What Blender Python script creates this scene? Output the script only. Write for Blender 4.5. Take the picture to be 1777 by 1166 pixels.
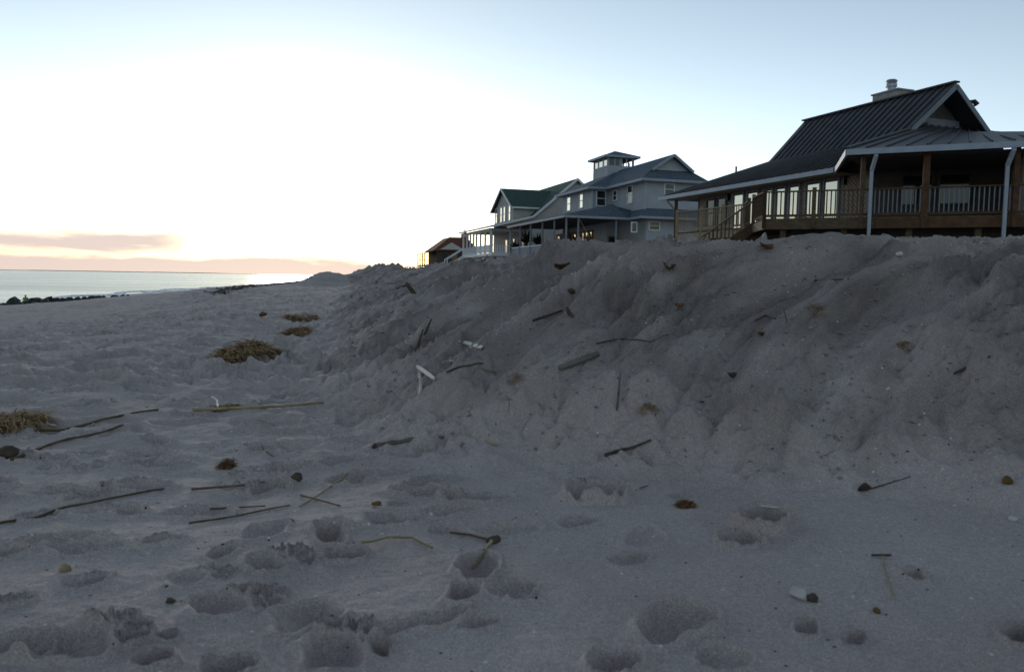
import bpy, math, random
import numpy as np
from mathutils import Vector, Matrix

# ------------------------------------------------------------------ scene reset
for o in list(bpy.data.objects):
    bpy.data.objects.remove(o)
scn = bpy.context.scene
col = scn.collection
R = math.radians

# ------------------------------------------------------------------ camera
CAM_Z = 0.62
PITCH = 4.15
ROLL = 0.95
cam_d = bpy.data.cameras.new('camera')
cam_d.sensor_width = 36.0
cam_d.lens = 28.0
cam_d.clip_start = 0.05
cam_d.clip_end = 90000
cam_d.dof.use_dof = True
cam_d.dof.focus_distance = 6.0
cam_d.dof.aperture_fstop = 28.0 / 4.2
cam = bpy.data.objects.new('camera', cam_d)
col.objects.link(cam)
CAM_R = Matrix.Rotation(R(90 - PITCH), 3, 'X') @ Matrix.Rotation(R(ROLL), 3, 'Z')
cam.matrix_world = Matrix.Translation((0, 0, CAM_Z)) @ CAM_R.to_4x4()
scn.camera = cam

# ------------------------------------------------------------------ sky and sun
SUN_AZ = -14.0     # degrees right of +Y (negative: left)
SUN_EL = 5.5
world = bpy.data.worlds.new('World')
scn.world = world
world.use_nodes = True
wn, wl = world.node_tree.nodes, world.node_tree.links
wn.clear()
w_out = wn.new('ShaderNodeOutputWorld')
w_bg = wn.new('ShaderNodeBackground')
w_bg.inputs['Strength'].default_value = 0.15
sky = wn.new('ShaderNodeTexSky')
sky.sky_type = 'NISHITA'
sky.sun_disc = False
sky.sun_elevation = R(SUN_EL)
sky.sun_rotation = R(SUN_AZ)
sky.altitude = 0
sky.air_density = 1.0
sky.dust_density = 0.3
sky.ozone_density = 2.0
wl.new(w_bg.outputs[0], w_out.inputs['Surface'])


def wmath(op, a, b=None, c=None):
    n = wn.new('ShaderNodeMath')
    n.operation = op
    for i, v in enumerate((a, b, c)):
        if v is None:
            continue
        if isinstance(v, (int, float)):
            n.inputs[i].default_value = v
        else:
            wl.new(v, n.inputs[i])
    return n.outputs[0]


def wstep(x, lo, hi):
    n = wn.new('ShaderNodeMapRange')
    n.interpolation_type = 'SMOOTHSTEP'
    wl.new(x, n.inputs[0])
    n.inputs[1].default_value = lo
    n.inputs[2].default_value = hi
    return n.outputs[0]


# low bank of evening cloud above the sea horizon
tc = wn.new('ShaderNodeTexCoord')
sx = wn.new('ShaderNodeSeparateXYZ')
wl.new(tc.outputs['Generated'], sx.inputs[0])
az = wmath('MULTIPLY', wmath('ARCTAN2', sx.outputs[0], sx.outputs[1]), 57.2958)
el = wmath('MULTIPLY', wmath('ARCSINE', sx.outputs[2]), 57.2958)
cx = wn.new('ShaderNodeCombineXYZ')
wl.new(wmath('MULTIPLY', az, 0.16), cx.inputs[0])
wl.new(wmath('MULTIPLY', el, 0.75), cx.inputs[1])
cn = wn.new('ShaderNodeTexNoise')
cn.inputs['Scale'].default_value = 1.0
cn.inputs['Detail'].default_value = 6.0
cn.inputs['Roughness'].default_value = 0.55
wl.new(cx.outputs[0], cn.inputs['Vector'])
nz = wmath('MULTIPLY', wmath('SUBTRACT', cn.outputs[0], 0.5), 1.9)
elw = wmath('ADD', el, nz)
low = wmath('SUBTRACT', 1.0, wstep(elw, 0.8, 1.6))
low = wmath('MULTIPLY', low, wmath('SUBTRACT', 1.0, wstep(az, -11.0, -3.0)))
up = wmath('MULTIPLY', wstep(elw, 0.7, 1.6), wmath('SUBTRACT', 1.0, wstep(elw, 2.0, 3.2)))
up = wmath('MULTIPLY', up, wmath('SUBTRACT', 1.0, wstep(wmath('ADD', az, wmath('MULTIPLY', nz, 3.0)), -25.0, -17.5)))
mask = wmath('MAXIMUM', low, up)
ramp = wn.new('ShaderNodeValToRGB')
ramp.color_ramp.elements[0].position = 0.0
ramp.color_ramp.elements[0].color = (1.0, 0.80, 0.68, 1)
ramp.color_ramp.elements[1].position = 0.75
ramp.color_ramp.elements[1].color = (0.70, 0.58, 0.56, 1)
wl.new(mask, ramp.inputs[0])
csc = wn.new('ShaderNodeVectorMath')
csc.operation = 'SCALE'
wl.new(ramp.outputs[0], csc.inputs[0])
csc.inputs['Scale'].default_value = 4.2
cmix = wn.new('ShaderNodeMix')
cmix.data_type = 'RGBA'
wl.new(wmath('MULTIPLY', mask, 0.96), cmix.inputs[0])
hs = wn.new('ShaderNodeHueSaturation')
hs.inputs['Saturation'].default_value = 0.52
wl.new(sky.outputs[0], hs.inputs['Color'])
wb = wn.new('ShaderNodeVectorMath')        # evening white balance of the photograph
wb.operation = 'MULTIPLY'
wb.inputs[1].default_value = (0.85, 0.985, 1.09)
wl.new(hs.outputs[0], wb.inputs[0])
gm = wn.new('ShaderNodeGamma')
gm.inputs['Gamma'].default_value = 0.86
wl.new(wb.outputs[0], gm.inputs['Color'])
# bright evening haze lying along the horizon, strongest towards the set sun
hz_el = wmath('POWER', 2.718, wmath('MULTIPLY', wmath('MULTIPLY', el, el), -1.0 / 121.0))
daz = wmath('SUBTRACT', az, SUN_AZ)
daz = wmath('SUBTRACT', wmath('MODULO', wmath('ADD', daz, 540.0), 360.0), 180.0)
hz_az = wmath('ADD', wmath('MULTIPLY', wmath('POWER', 2.718, wmath('MULTIPLY', wmath('MULTIPLY', daz, daz), -1.0 / 3000.0)), 0.96), 0.04)
hz = wmath('MULTIPLY', wmath('MULTIPLY', hz_el, hz_az), 3.6)
hcol = wn.new('ShaderNodeMix')
hcol.data_type = 'RGBA'
wl.new(wstep(el, 0.3, 5.0), hcol.inputs[0])
hcol.inputs[6].default_value = (1.0, 0.72, 0.44, 1)
hcol.inputs[7].default_value = (0.90, 0.985, 1.08, 1)
hsc = wn.new('ShaderNodeVectorMath')
hsc.operation = 'SCALE'
wl.new(hcol.outputs[2], hsc.inputs[0])
wl.new(hz, hsc.inputs['Scale'])
hadd = wn.new('ShaderNodeVectorMath')
hadd.operation = 'ADD'
lowt = wn.new('ShaderNodeMix')             # dusty air close to the horizon swallows the blue
lowt.data_type = 'RGBA'
wl.new(wstep(el, 0.0, 7.0), lowt.inputs[0])
lowt.inputs[6].default_value = (1.0, 0.80, 0.36, 1)
lowt.inputs[7].default_value = (1.0, 1.0, 1.0, 1)
ltm = wn.new('ShaderNodeVectorMath')
ltm.operation = 'MULTIPLY'
wl.new(gm.outputs[0], ltm.inputs[0])
wl.new(lowt.outputs[2], ltm.inputs[1])
wl.new(ltm.outputs[0], hadd.inputs[0])
wl.new(hsc.outputs[0], hadd.inputs[1])
wl.new(hadd.outputs[0], cmix.inputs[6])
wl.new(csc.outputs[0], cmix.inputs[7])
wl.new(cmix.outputs[2], w_bg.inputs['Color'])

sun_d = bpy.data.lights.new('sun', 'SUN')
sun_d.energy = 0.4
sun_d.angle = R(7)
sun_d.color = (1.0, 0.92, 0.84)
sun = bpy.data.objects.new('sun', sun_d)
col.objects.link(sun)
S = Vector((math.sin(R(SUN_AZ)) * math.cos(R(SUN_EL)), math.cos(R(SUN_AZ)) * math.cos(R(SUN_EL)), math.sin(R(SUN_EL))))
sun.rotation_euler = S.to_track_quat('Z', 'Y').to_euler()
sun.location = (-20, 40, 30)

scn.view_settings.view_transform = 'Standard'
scn.view_settings.look = 'None'
scn.view_settings.gamma = 1.0
scn.view_settings.exposure = 0.75
scn.view_settings.use_curve_mapping = False

# ------------------------------------------------------------------ materials
def mat(name, color, rough=0.8, spec=0.3, var=0.15, scale=8.0, bump=0.0, bscale=60.0, metallic=0.0,
        color2=None, stretch=(1, 1, 1), bdist=0.01):
    m = bpy.data.materials.new(name)
    m.use_nodes = True
    nt = m.node_tree
    b = nt.nodes['Principled BSDF']
    b.inputs['Roughness'].default_value = rough
    b.inputs['Specular IOR Level'].default_value = spec
    b.inputs['Metallic'].default_value = metallic
    t = nt.nodes.new('ShaderNodeTexCoord')
    mp = nt.nodes.new('ShaderNodeMapping')
    mp.inputs['Scale'].default_value = stretch
    nt.links.new(t.outputs['Object'], mp.inputs[0])
    n = nt.nodes.new('ShaderNodeTexNoise')
    n.inputs['Scale'].default_value = scale
    n.inputs['Detail'].default_value = 5
    nt.links.new(mp.outputs[0], n.inputs['Vector'])
    r = nt.nodes.new('ShaderNodeValToRGB')
    c2 = color2 or tuple(min(1, c * (1 + var)) for c in color)
    c1 = tuple(c * (1 - var) for c in color) if color2 is None else color
    r.color_ramp.elements[0].position = 0.32
    r.color_ramp.elements[0].color = (*c1, 1)
    r.color_ramp.elements[1].position = 0.68
    r.color_ramp.elements[1].color = (*c2, 1)
    nt.links.new(n.outputs[0], r.inputs[0])
    nt.links.new(r.outputs[0], b.inputs['Base Color'])
    if bump:
        n2 = nt.nodes.new('ShaderNodeTexNoise')
        n2.inputs['Scale'].default_value = bscale
        n2.inputs['Detail'].default_value = 4
        nt.links.new(mp.outputs[0], n2.inputs['Vector'])
        bp = nt.nodes.new('ShaderNodeBump')
        bp.inputs['Strength'].default_value = bump
        bp.inputs['Distance'].default_value = bdist
        nt.links.new(n2.outputs[0], bp.inputs['Height'])
        nt.links.new(bp.outputs[0], b.inputs['Normal'])
    return m


def sand_material():
    m = bpy.data.materials.new('sand')
    m.use_nodes = True
    nt = m.node_tree
    L = nt.links.new
    N = nt.nodes.new
    b = nt.nodes['Principled BSDF']
    b.inputs['Roughness'].default_value = 0.95
    b.inputs['Specular IOR Level'].default_value = 0.15
    t = N('ShaderNodeTexCoord')
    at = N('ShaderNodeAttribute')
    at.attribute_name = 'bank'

    def noise(scale, detail=4, rough=0.55):
        n = N('ShaderNodeTexNoise')
        n.inputs['Scale'].default_value = scale
        n.inputs['Detail'].default_value = detail
        n.inputs['Roughness'].default_value = rough
        L(t.outputs['Object'], n.inputs['Vector'])
        return n.outputs[0]

    def ramp(src, stops):
        r = N('ShaderNodeValToRGB')
        e = r.color_ramp.elements
        e[0].position, e[0].color = stops[0][0], (*stops[0][1], 1)
        e[1].position, e[1].color = stops[1][0], (*stops[1][1], 1)
        for p, c in stops[2:]:
            x = e.new(p)
            x.color = (*c, 1)
        L(src, r.inputs[0])
        return r.outputs[0]

    def mix(f, a, c, blend='MIX'):
        x = N('ShaderNodeMix')
        x.data_type = 'RGBA'
        x.blend_type = blend
        if isinstance(f, float):
            x.inputs[0].default_value = f
        else:
            L(f, x.inputs[0])
        L(a, x.inputs[6])
        if isinstance(c, tuple):
            x.inputs[7].default_value = (*c, 1)
        else:
            L(c, x.inputs[7])
        return x.outputs[2]
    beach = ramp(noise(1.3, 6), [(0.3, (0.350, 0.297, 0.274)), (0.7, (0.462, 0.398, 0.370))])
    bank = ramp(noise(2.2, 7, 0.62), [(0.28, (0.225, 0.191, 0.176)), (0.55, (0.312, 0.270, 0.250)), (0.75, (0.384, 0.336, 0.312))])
    fl = N('ShaderNodeAttribute')
    fl.attribute_name = 'flow'
    ns = N('ShaderNodeTexNoise')                       # darker and lighter streaks running down the slope
    ns.inputs['Scale'].default_value = 1.0
    ns.inputs['Detail'].default_value = 6
    ns.inputs['Roughness'].default_value = 0.62
    L(fl.outputs['Vector'], ns.inputs['Vector'])
    bank = mix(1.0, bank, ramp(ns.outputs[0], [(0.34, (0.56, 0.55, 0.54)), (0.50, (0.98, 0.98, 0.98)), (0.68, (1.22, 1.22, 1.22))]), 'MULTIPLY')
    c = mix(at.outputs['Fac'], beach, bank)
    # grain to grain colour
    c = mix(0.62, c, ramp(noise(330, 2), [(0.3, (0.45, 0.45, 0.46)), (0.7, (1.5, 1.48, 1.45))]), 'MULTIPLY')
    c = mix(0.3, c, ramp(noise(95, 3), [(0.3, (0.6, 0.6, 0.6)), (0.7, (1.3, 1.3, 1.3))]), 'MULTIPLY')
    # dark organic specks and pale shell hash
    vo = N('ShaderNodeTexVoronoi')
    vo.inputs['Scale'].default_value = 55
    L(t.outputs['Object'], vo.inputs['Vector'])
    sp = N('ShaderNodeSeparateColor')
    L(vo.outputs['Color'], sp.inputs[0])

    def gate(thr, rad, chan):
        a = N('ShaderNodeMath'); a.operation = 'GREATER_THAN'; a.inputs[1].default_value = thr
        L(sp.outputs[chan], a.inputs[0])
        d = N('ShaderNodeMath'); d.operation = 'LESS_THAN'; d.inputs[1].default_value = rad
        L(vo.outputs['Distance'], d.inputs[0])
        mu = N('ShaderNodeMath'); mu.operation = 'MULTIPLY'
        L(a.outputs[0], mu.inputs[0]); L(d.outputs[0], mu.inputs[1])
        return mu.outputs[0]
    c = mix(gate(0.965, 0.18, 0), c, (0.045, 0.036, 0.028))
    c = mix(gate(0.972, 0.20, 1), c, (0.62, 0.60, 0.56))
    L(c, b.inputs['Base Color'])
    bp1 = N('ShaderNodeBump'); bp1.inputs['Strength'].default_value = 0.3; bp1.inputs['Distance'].default_value = 0.004
    L(noise(260, 3), bp1.inputs['Height'])
    bp2 = N('ShaderNodeBump'); bp2.inputs['Strength'].default_value = 0.35; bp2.inputs['Distance'].default_value = 0.02
    L(noise(38, 5, 0.6), bp2.inputs['Height'])
    bp3 = N('ShaderNodeBump'); bp3.inputs['Distance'].default_value = 0.05
    L(ns.outputs[0], bp3.inputs['Height'])
    L(at.outputs['Fac'], bp3.inputs['Strength'])
    L(bp1.outputs[0], bp2.inputs['Normal'])
    L(bp2.outputs[0], bp3.inputs['Normal'])
    L(bp3.outputs[0], b.inputs['Normal'])
    return m


def sea_material():
    m = bpy.data.materials.new('sea_water')
    m.use_nodes = True
    nt = m.node_tree
    nt.nodes.remove(nt.nodes['Principled BSDF'])
    out = nt.nodes['Material Output']
    t = nt.nodes.new('ShaderNodeTexCoord')

    def noise(rot, sc, detail, rough):
        mp = nt.nodes.new('ShaderNodeMapping')
        mp.inputs['Rotation'].default_value = (0, 0, R(rot))
        mp.inputs['Scale'].default_value = sc
        nt.links.new(t.outputs['Object'], mp.inputs[0])
        n = nt.nodes.new('ShaderNodeTexNoise')
        n.inputs['Scale'].default_value = 1.0
        n.inputs['Detail'].default_value = detail
        n.inputs['Roughness'].default_value = rough
        nt.links.new(mp.outputs[0], n.inputs['Vector'])
        return n.outputs[0]
    bp = nt.nodes.new('ShaderNodeBump')
    bp.inputs['Strength'].default_value = 0.9
    bp.inputs['Distance'].default_value = 1.0
    nt.links.new(noise(-20, (0.09, 0.22, 0.2), 7, 0.6), bp.inputs['Height'])
    r = nt.nodes.new('ShaderNodeValToRGB')          # wind lanes: rougher water mirrors less
    r.color_ramp.elements[0].position = 0.35
    r.color_ramp.elements[0].color = (0.50, 0.51, 0.49, 1)
    r.color_ramp.elements[1].position = 0.65
    r.color_ramp.elements[1].color = (0.72, 0.71, 0.67, 1)
    nt.links.new(noise(25, (0.004, 0.03, 0.1), 6, 0.6), r.inputs[0])
    g = nt.nodes.new('ShaderNodeBsdfGlossy')
    g.inputs['Roughness'].default_value = 0.22
    nt.links.new(r.outputs[0], g.inputs['Color'])
    nt.links.new(bp.outputs[0], g.inputs['Normal'])
    d = nt.nodes.new('ShaderNodeBsdfDiffuse')
    d.inputs['Color'].default_value = (0.03, 0.045, 0.05, 1)
    mx = nt.nodes.new('ShaderNodeMixShader')
    mx.inputs[0].default_value = 0.85
    nt.links.new(d.outputs[0], mx.inputs[1])
    nt.links.new(g.outputs[0], mx.inputs[2])
    nt.links.new(mx.outputs[0], out.inputs['Surface'])
    return m


M = {}
M['sand'] = sand_material()
M['sea'] = sea_material()

# ------------------------------------------------------------------ numpy noise
def _hash(ix, iy, seed):
    h = (ix.astype(np.int64) * 374761393 + iy.astype(np.int64) * 668265263 + seed * 974634777) & 0x7fffffff
    h = ((h ^ (h >> 13)) * 1274126177) & 0x7fffffff
    h = h ^ (h >> 16)
    return h


def rnd(ix, iy, seed):
    return (_hash(ix, iy, seed) & 0xffff) / 65535.0


def perlin(x, y, seed=0):
    x0 = np.floor(x); y0 = np.floor(y)
    fx = x - x0; fy = y - y0
    ix = x0.astype(np.int64); iy = y0.astype(np.int64)

    def g(dx, dy):
        a = rnd(ix + dx, iy + dy, seed) * 6.28318
        return np.cos(a) * (fx - dx) + np.sin(a) * (fy - dy)
    ux = fx * fx * fx * (fx * (fx * 6 - 15) + 10)
    uy = fy * fy * fy * (fy * (fy * 6 - 15) + 10)
    a = g(0, 0); b = g(1, 0); c = g(0, 1); d = g(1, 1)
    return ((a + ux * (b - a)) * (1 - uy) + (c + ux * (d - c)) * uy) * 1.5


def fbm(x, y, seed, octv=4, gain=0.5):
    s = 0; a = 1.0; f = 1.0
    for i in range(octv):
        s = s + a * perlin(x * f, y * f, seed + i * 17)
        a *= gain; f *= 2.03
    return s


def sstep(a, b, x):
    t = np.clip((x - a) / (b - a), 0, 1)
    return t * t * (3 - 2 * t)


def dimples(x, y, cell, rad, seed, aspect=0.6, density=0.8):
    """pressed-in marks on a jittered grid: dip with a soft rim"""
    gx = np.floor(x / cell); gy = np.floor(y / cell)
    out = np.zeros_like(x)
    for dx in (-1, 0, 1):
        for dy in (-1, 0, 1):
            ix = (gx + dx).astype(np.int64); iy = (gy + dy).astype(np.int64)
            on = rnd(ix, iy, seed + 5) < density
            px = (ix + rnd(ix, iy, seed)) * cell
            py = (iy + rnd(ix, iy, seed + 1)) * cell
            a = rnd(ix, iy, seed + 2) * 6.283
            rr = rad * (0.6 + 0.8 * rnd(ix, iy, seed + 3))
            qx = (x - px) * np.cos(a) + (y - py) * np.sin(a)
            qy = -(x - px) * np.sin(a) + (y - py) * np.cos(a)
            r = np.sqrt(qx * qx + (qy / aspect) ** 2) / rr
            dep = 0.4 + 0.6 * rnd(ix, iy, seed + 4)
            e = np.clip(((x - px) * -0.25 + (y - py) * 0.97) / rr, -1, 1)
            f = -dep * (1 - sstep(0.70, 1.0, r)) * (0.6 + 0.5 * e) + 0.28 * dep * np.exp(-((r - 1.16) / 0.2) ** 2)
            out += np.where(on, f, 0)
    return out


# ------------------------------------------------------------------ terrain shape
_ys = np.concatenate([np.arange(-400, -10, 0.5), np.arange(-10, 40, 0.04), np.arange(40, 4000, 0.5)])
_fx = np.interp(_ys, [-400, -40, -10, -3, 0, 1.5, 2.15, 2.5, 2.7, 2.95, 3.9, 5, 7, 15, 36, 75, 150, 400, 1500, 4000],
                [60, 16, 6.5, 4.0, 2.7, 1.9, 1.3, 0.65, 0.05, -0.5, -0.85, -1.1, -1.55, -3.4, -7.5, -15.5, -27, -45, 120, 800])
_k = np.ones(7) / 7
_fx = np.convolve(np.pad(_fx, 3, mode='edge'), _k, mode='valid')
_fd = np.gradient(_fx, _ys)
_cy = np.concatenate([np.linspace(-8, 1.0, 10), np.linspace(1.3, 3.4, 22), np.linspace(3.8, 32, 24)])
_cx = np.interp(_cy, _ys, _fx)
_bx = np.interp(_ys, [-400, -20, 13, 17, 29, 66, 150, 400, 1500, 4000], [-8, -8, -8.6, -9.0, -11.4, -17, -34, -62, 60, 600])
_k2 = np.ones(25) / 25
_bx = np.convolve(np.pad(_bx, 12, mode='edge'), _k2, mode='valid')
_pp = np.arange(-3, 120, 0.05)
_ph = np.interp(_pp, [-3, -0.05, 0.05, 0.45, 1.2, 1.8, 2.6, 4, 5.8, 9.6, 15, 22, 40, 120], [0, 0, 0.03, 0.28, 0.66, 0.84, 0.98, 1.19, 1.44, 1.57, 1.8, 2.0, 2.2, 2.4])
_ph = np.convolve(np.pad(_ph, 2, mode='edge'), np.ones(5) / 5, mode='valid')
SEA_Z = -3.0

# marks pressed into the smooth sand: x, y, half length, half width, heading (deg), depth, roughness
PRINTS = []
MOUNDS = []


def bank_pos(x, y):
    """signed distance inland from the foot of the bank"""
    x = np.asarray(x, float); y = np.asarray(y, float)
    yy = np.clip(y, -399, 3999)
    fx = np.interp(yy, _ys, _fx)
    fd = np.interp(yy, _ys, _fd)
    far = (x - fx) / np.sqrt(1 + np.minimum(fd * fd, 0.6))
    rr = np.sqrt(x * x + y * y)
    sel = rr < 26
    if sel.any():
        xs, ys = x[sel], y[sel]
        best = np.full(xs.shape, 1e9)
        for k in range(len(_cx) - 1):
            ax, ay = _cx[k], _cy[k]
            bx, by = _cx[k + 1] - ax, _cy[k + 1] - ay
            t = np.clip(((xs - ax) * bx + (ys - ay) * by) / (bx * bx + by * by), 0, 1)
            best = np.minimum(best, (xs - ax - t * bx) ** 2 + (ys - ay - t * by) ** 2)
        d = np.sqrt(best) * np.sign(xs - fx[sel])
        w = sstep(12, 25, rr[sel])
        far[sel] = d * (1 - w) + far[sel] * w
    return far


def height(x, y, detail=True):
    x = np.asarray(x, float); y = np.asarray(y, float)
    rr = np.sqrt(x * x + y * y)
    p = bank_pos(x, y)
    p = p * (1 - 0.36 * sstep(4, 12, y) * (1 - sstep(2, 6, p)))      # the bank eases off along the beach
    p = p + 0.15 * perlin(x * 0.55, y * 0.55, 3) * sstep(2.0, 5.0, rr) + 0.06 * perlin(x * 1.9, y * 1.9, 4)
    z = np.interp(p, _pp, _ph)
    bx = np.interp(np.clip(y, -399, 3999), _ys, _bx) + 0.9 * perlin(x * 0.11 + 3, y * 0.11, 8)
    q = bx - x
    drop = np.where(q > 0, np.minimum(q, 60) * 0.1 * sstep(-0.5, 2.5, q) + 0.0, 0)
    z = z - drop
    z = z + 0.035 * perlin(x * 0.35, y * 0.35, 11) + 0.06 * perlin(x * 0.12, y * 0.12, 12) * sstep(6, 20, rr)
    for (mx, my, mr, mh) in MOUNDS:
        d2 = ((x - mx) ** 2 + ((y - my) * 0.8) ** 2) / (mr * mr)
        z = z + mh * np.exp(-d2)
    bank = sstep(0.02, 0.5, p)
    z = z - sstep(1.3, 4.0, p) * (0.44 - 0.34 * sstep(10, 19, y) + 0.40 * sstep(20, 34, y))
    if not detail:
        return z
    face = (0.3 * sstep(0.03, 0.35, p) + 0.7 * sstep(0.3, 1.7, p)) * (1 - 0.72 * sstep(2.2, 5, p))
    t = -0.6 * x + 0.8 * y          # across the slump ridges
    sl = 0.8 * x + 0.6 * y          # along them
    w = 0.35 * perlin(x * 0.8, y * 0.8, 20)
    w2 = 0.10 * perlin(x * 3.1, y * 3.1, 27)
    g1 = perlin(t * 0.95 + w, sl * 0.22 + 5, 21)
    g2 = perlin(t * 2.0 + w * 1.6, sl * 0.25, 22)
    g3 = perlin(t * 4.8 + w * 3 + w2 * 2, sl * 0.45, 23)
    g4 = perlin(t * 11.0 + w * 8 + w2 * 6, sl * 0.6, 24)
    g5 = perlin(t * 24.0 + w * 16 + w2 * 14, sl * 1.4, 25)
    near_ = 0.6 + 0.4 * sstep(2.0, 4.0, rr)
    patch = 0.35 + sstep(-0.25, 0.4, perlin(x * 1.2, y * 1.2, 37))
    z = z + near_ * face * (0.20 * g1 - 0.46 * np.abs(g2) + 0.13 - 0.25 * np.abs(g3) + (0.09 * g4 + 0.028 * g5) * patch)
    z = z + bank * near_ * (0.022 * fbm(x * 2.1, y * 2.1, 31, 3, 0.5) + 0.034 * fbm(t * 12, sl * 4, 36, 3, 0.65) * patch + 0.009 * fbm(x * 26, y * 26, 38, 2, 0.7) * patch)
    z = z - bank * near_ * (0.020 * dimples(x, y, 0.40, 0.06, 140, 0.6, 0.4) + 0.014 * dimples(x, y, 0.12, 0.024, 150, 0.7, 0.5)) * patch
    top = sstep(3.0, 6.0, p)
    z = z + top * (0.085 * np.abs(perlin(x * 0.9, y * 0.9, 40)) + 0.05 * perlin(x * 1.7, y * 1.7, 41)) * (1 - sstep(14, 20, p))
    # the top was graded to a gentle ramp behind the bank edge
    cap = 0.62 + 0.067 * y + 0.035 * perlin(x * 1.3, y * 1.3, 45) + 0.018 * fbm(x * 4, y * 4, 46, 3, 0.6)
    capped = cap - 0.05 * np.log1p(np.exp(np.clip((cap - z) / 0.05, -30, 30)))
    wc = sstep(0.8, 1.6, p) * sstep(2.2, 3.2, y) * (1 - sstep(16, 22, y))
    z = z * (1 - wc) + np.where((cap - z) / 0.05 > 30, z, capped) * wc
    # crumbled clods along the toe of the bank
    toe = np.exp(-((p - 0.2) / 0.36) ** 2) * sstep(1.9, 2.6, y)
    z = z + toe * (0.07 * np.abs(fbm(x * 3.6, y * 3.6, 50, 4, 0.55)) - 0.015 + 0.020 * np.abs(perlin(x * 13, y * 13, 51)) + 0.006 * perlin(x * 32, y * 32, 52))
    # trampled beach
    beach = (1 - bank) * (1 - sstep(0, 2, q) * 0.6)
    tr = sstep(3.0, 5.5, rr + 1.0 * perlin(x * 0.6, y * 0.6, 60)) * (0.55 + 0.45 * sstep(-0.35, 0.35, perlin(x * 0.45 + 9, y * 0.3, 61)))
    qx_ = x + 0.05 * perlin(x * 7, y * 7, 65) + 0.02 * perlin(x * 19, y * 19, 66)
    qy_ = y + 0.05 * perlin(x * 7, y * 7, 67) + 0.02 * perlin(x * 19, y * 19, 68)
    d1 = dimples(qx_, qy_, 0.36, 0.14, 70)
    d2 = dimples(qx_ + 0.2, qy_, 0.22, 0.085, 80)
    d3 = dimples(qx_, qy_ + 0.1, 0.62, 0.20, 90, 0.5)
    z = z + beach * tr * (0.11 * d1 + 0.055 * d2 + 0.10 * d3 + 0.045 * fbm(x * 2.6, y * 2.6, 95, 4, 0.62))
    z = z - 0.44 * sstep(-5.5, 0.3, q) * (1 - sstep(18, 38, y))
    z = z + beach * (0.012 * fbm(x * 1.5, y * 1.5, 97, 4) + 0.0026 * fbm(x * 9, y * 9, 99, 4, 0.66))
    # single prints
    near = rr < 7
    if PRINTS and near.any():
        xn, yn = x[near], y[near]
        acc = np.zeros_like(xn)
        wx = 0.022 * perlin(xn * 11, yn * 11, 101) + 0.003 * perlin(xn * 30, yn * 30, 102)
        wy = 0.022 * perlin(xn * 11, yn * 11, 103) + 0.003 * perlin(xn * 30, yn * 30, 104)
        rough = fbm(xn * 26, yn * 26, 105, 2)
        for (cx_, cy_, hl, hw, hd, dep, ro) in PRINTS:
            sel = (np.abs(xn - cx_) < 2.4 * hl) & (np.abs(yn - cy_) < 2.4 * hl)
            if not sel.any():
                continue
            a = R(hd)
            dx = xn[sel] + wx[sel] - cx_; dy = yn[sel] + wy[sel] - cy_
            qx = (dx * math.sin(a) + dy * math.cos(a)) / hl
            qy = (dx * math.cos(a) - dy * math.sin(a)) / hw
            r = np.sqrt(qx * qx + qy * qy)
            lit = np.clip((dx * -0.25 + dy * 0.97) / hl, -1, 1)
            inside = np.clip(1 - r ** 3, 0, 1) * (0.8 + 0.25 * lit)
            dep = dep * 1.6
            acc[sel] += -dep * inside + 0.30 * dep * np.exp(-((r - 1.12) / 0.16) ** 2) * (0.9 + 0.5 * rough[sel]) + 0.4 * ro * dep * inside * rough[sel]
        z[near] = z[near] + acc
    return z


def ray(px, py):
    """direction through a pixel of the 1777 x 1166 photograph"""
    f = 1777 * 28.0 / 36.0
    return (CAM_R @ Vector(((px - 888.5) / f, -(py - 583.0) / f, -1.0))).normalized()


def at(px, py, Y):
    d = ray(px, py)
    s = Y / d.y
    return Vector((d.x * s, Y, CAM_Z + d.z * s))


_ts = np.exp(np.linspace(math.log(0.9), math.log(160), 3000))


def hit(px, py):
    """where the line of sight through a pixel meets the sand"""
    d = ray(px, py)
    X = d.x * _ts; Y = d.y * _ts; Z = CAM_Z + d.z * _ts
    h = height(X, Y)
    i = np.nonzero(Z <= h)[0]
    k = int(i[0]) if len(i) else len(_ts) - 1
    return Vector((X[k], Y[k], h[k]))


def zat(x, y):
    return float(height(np.array([x]), np.array([y]))[0])


def flat_hit(px, py):
    d = ray(px, py)
    s = -CAM_Z / d.z
    return d.x * s, d.y * s

# ------------------------------------------------------------------ footprints and paw marks
def mark(px, py, hl, hw, hd, dep, ro=0.25):
    x, y = flat_hit(px, py)
    PRINTS.append((x, y, hl * 0.72, hw * 0.72, hd, dep, ro))


def shoe(px, py, hd, dep=0.022, size=1.0, ro=0.2):
    x, y = flat_hit(px, py)
    a = R(hd)
    ux, uy = math.sin(a), math.cos(a)
    PRINTS.append((x + ux * 0.07 * size, y + uy * 0.07 * size, 0.085 * size, 0.045 * size, hd, dep, ro))
    PRINTS.append((x - ux * 0.10 * size, y - uy * 0.10 * size, 0.048 * size, 0.036 * size, hd, dep * 1.1, ro))


def paw(px, py, hd, dep=0.026, size=1.0):
    x, y = flat_hit(px, py)
    a = R(hd)
    ux, uy = math.sin(a), math.cos(a)
    vx, vy = uy, -ux
    PRINTS.append((x - ux * 0.02 * size, y - uy * 0.02 * size, 0.042 * size, 0.05 * size, hd, dep * 0.8, 0.6))
    for (f, s) in ((0.035, -0.045), (0.058, -0.016), (0.058, 0.016), (0.035, 0.045)):
        f *= size; s *= size
        PRINTS.append((x + ux * f + vx * s, y + uy * f + vy * s, 0.021 * size, 0.015 * size, hd, dep, 0.4))


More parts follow.
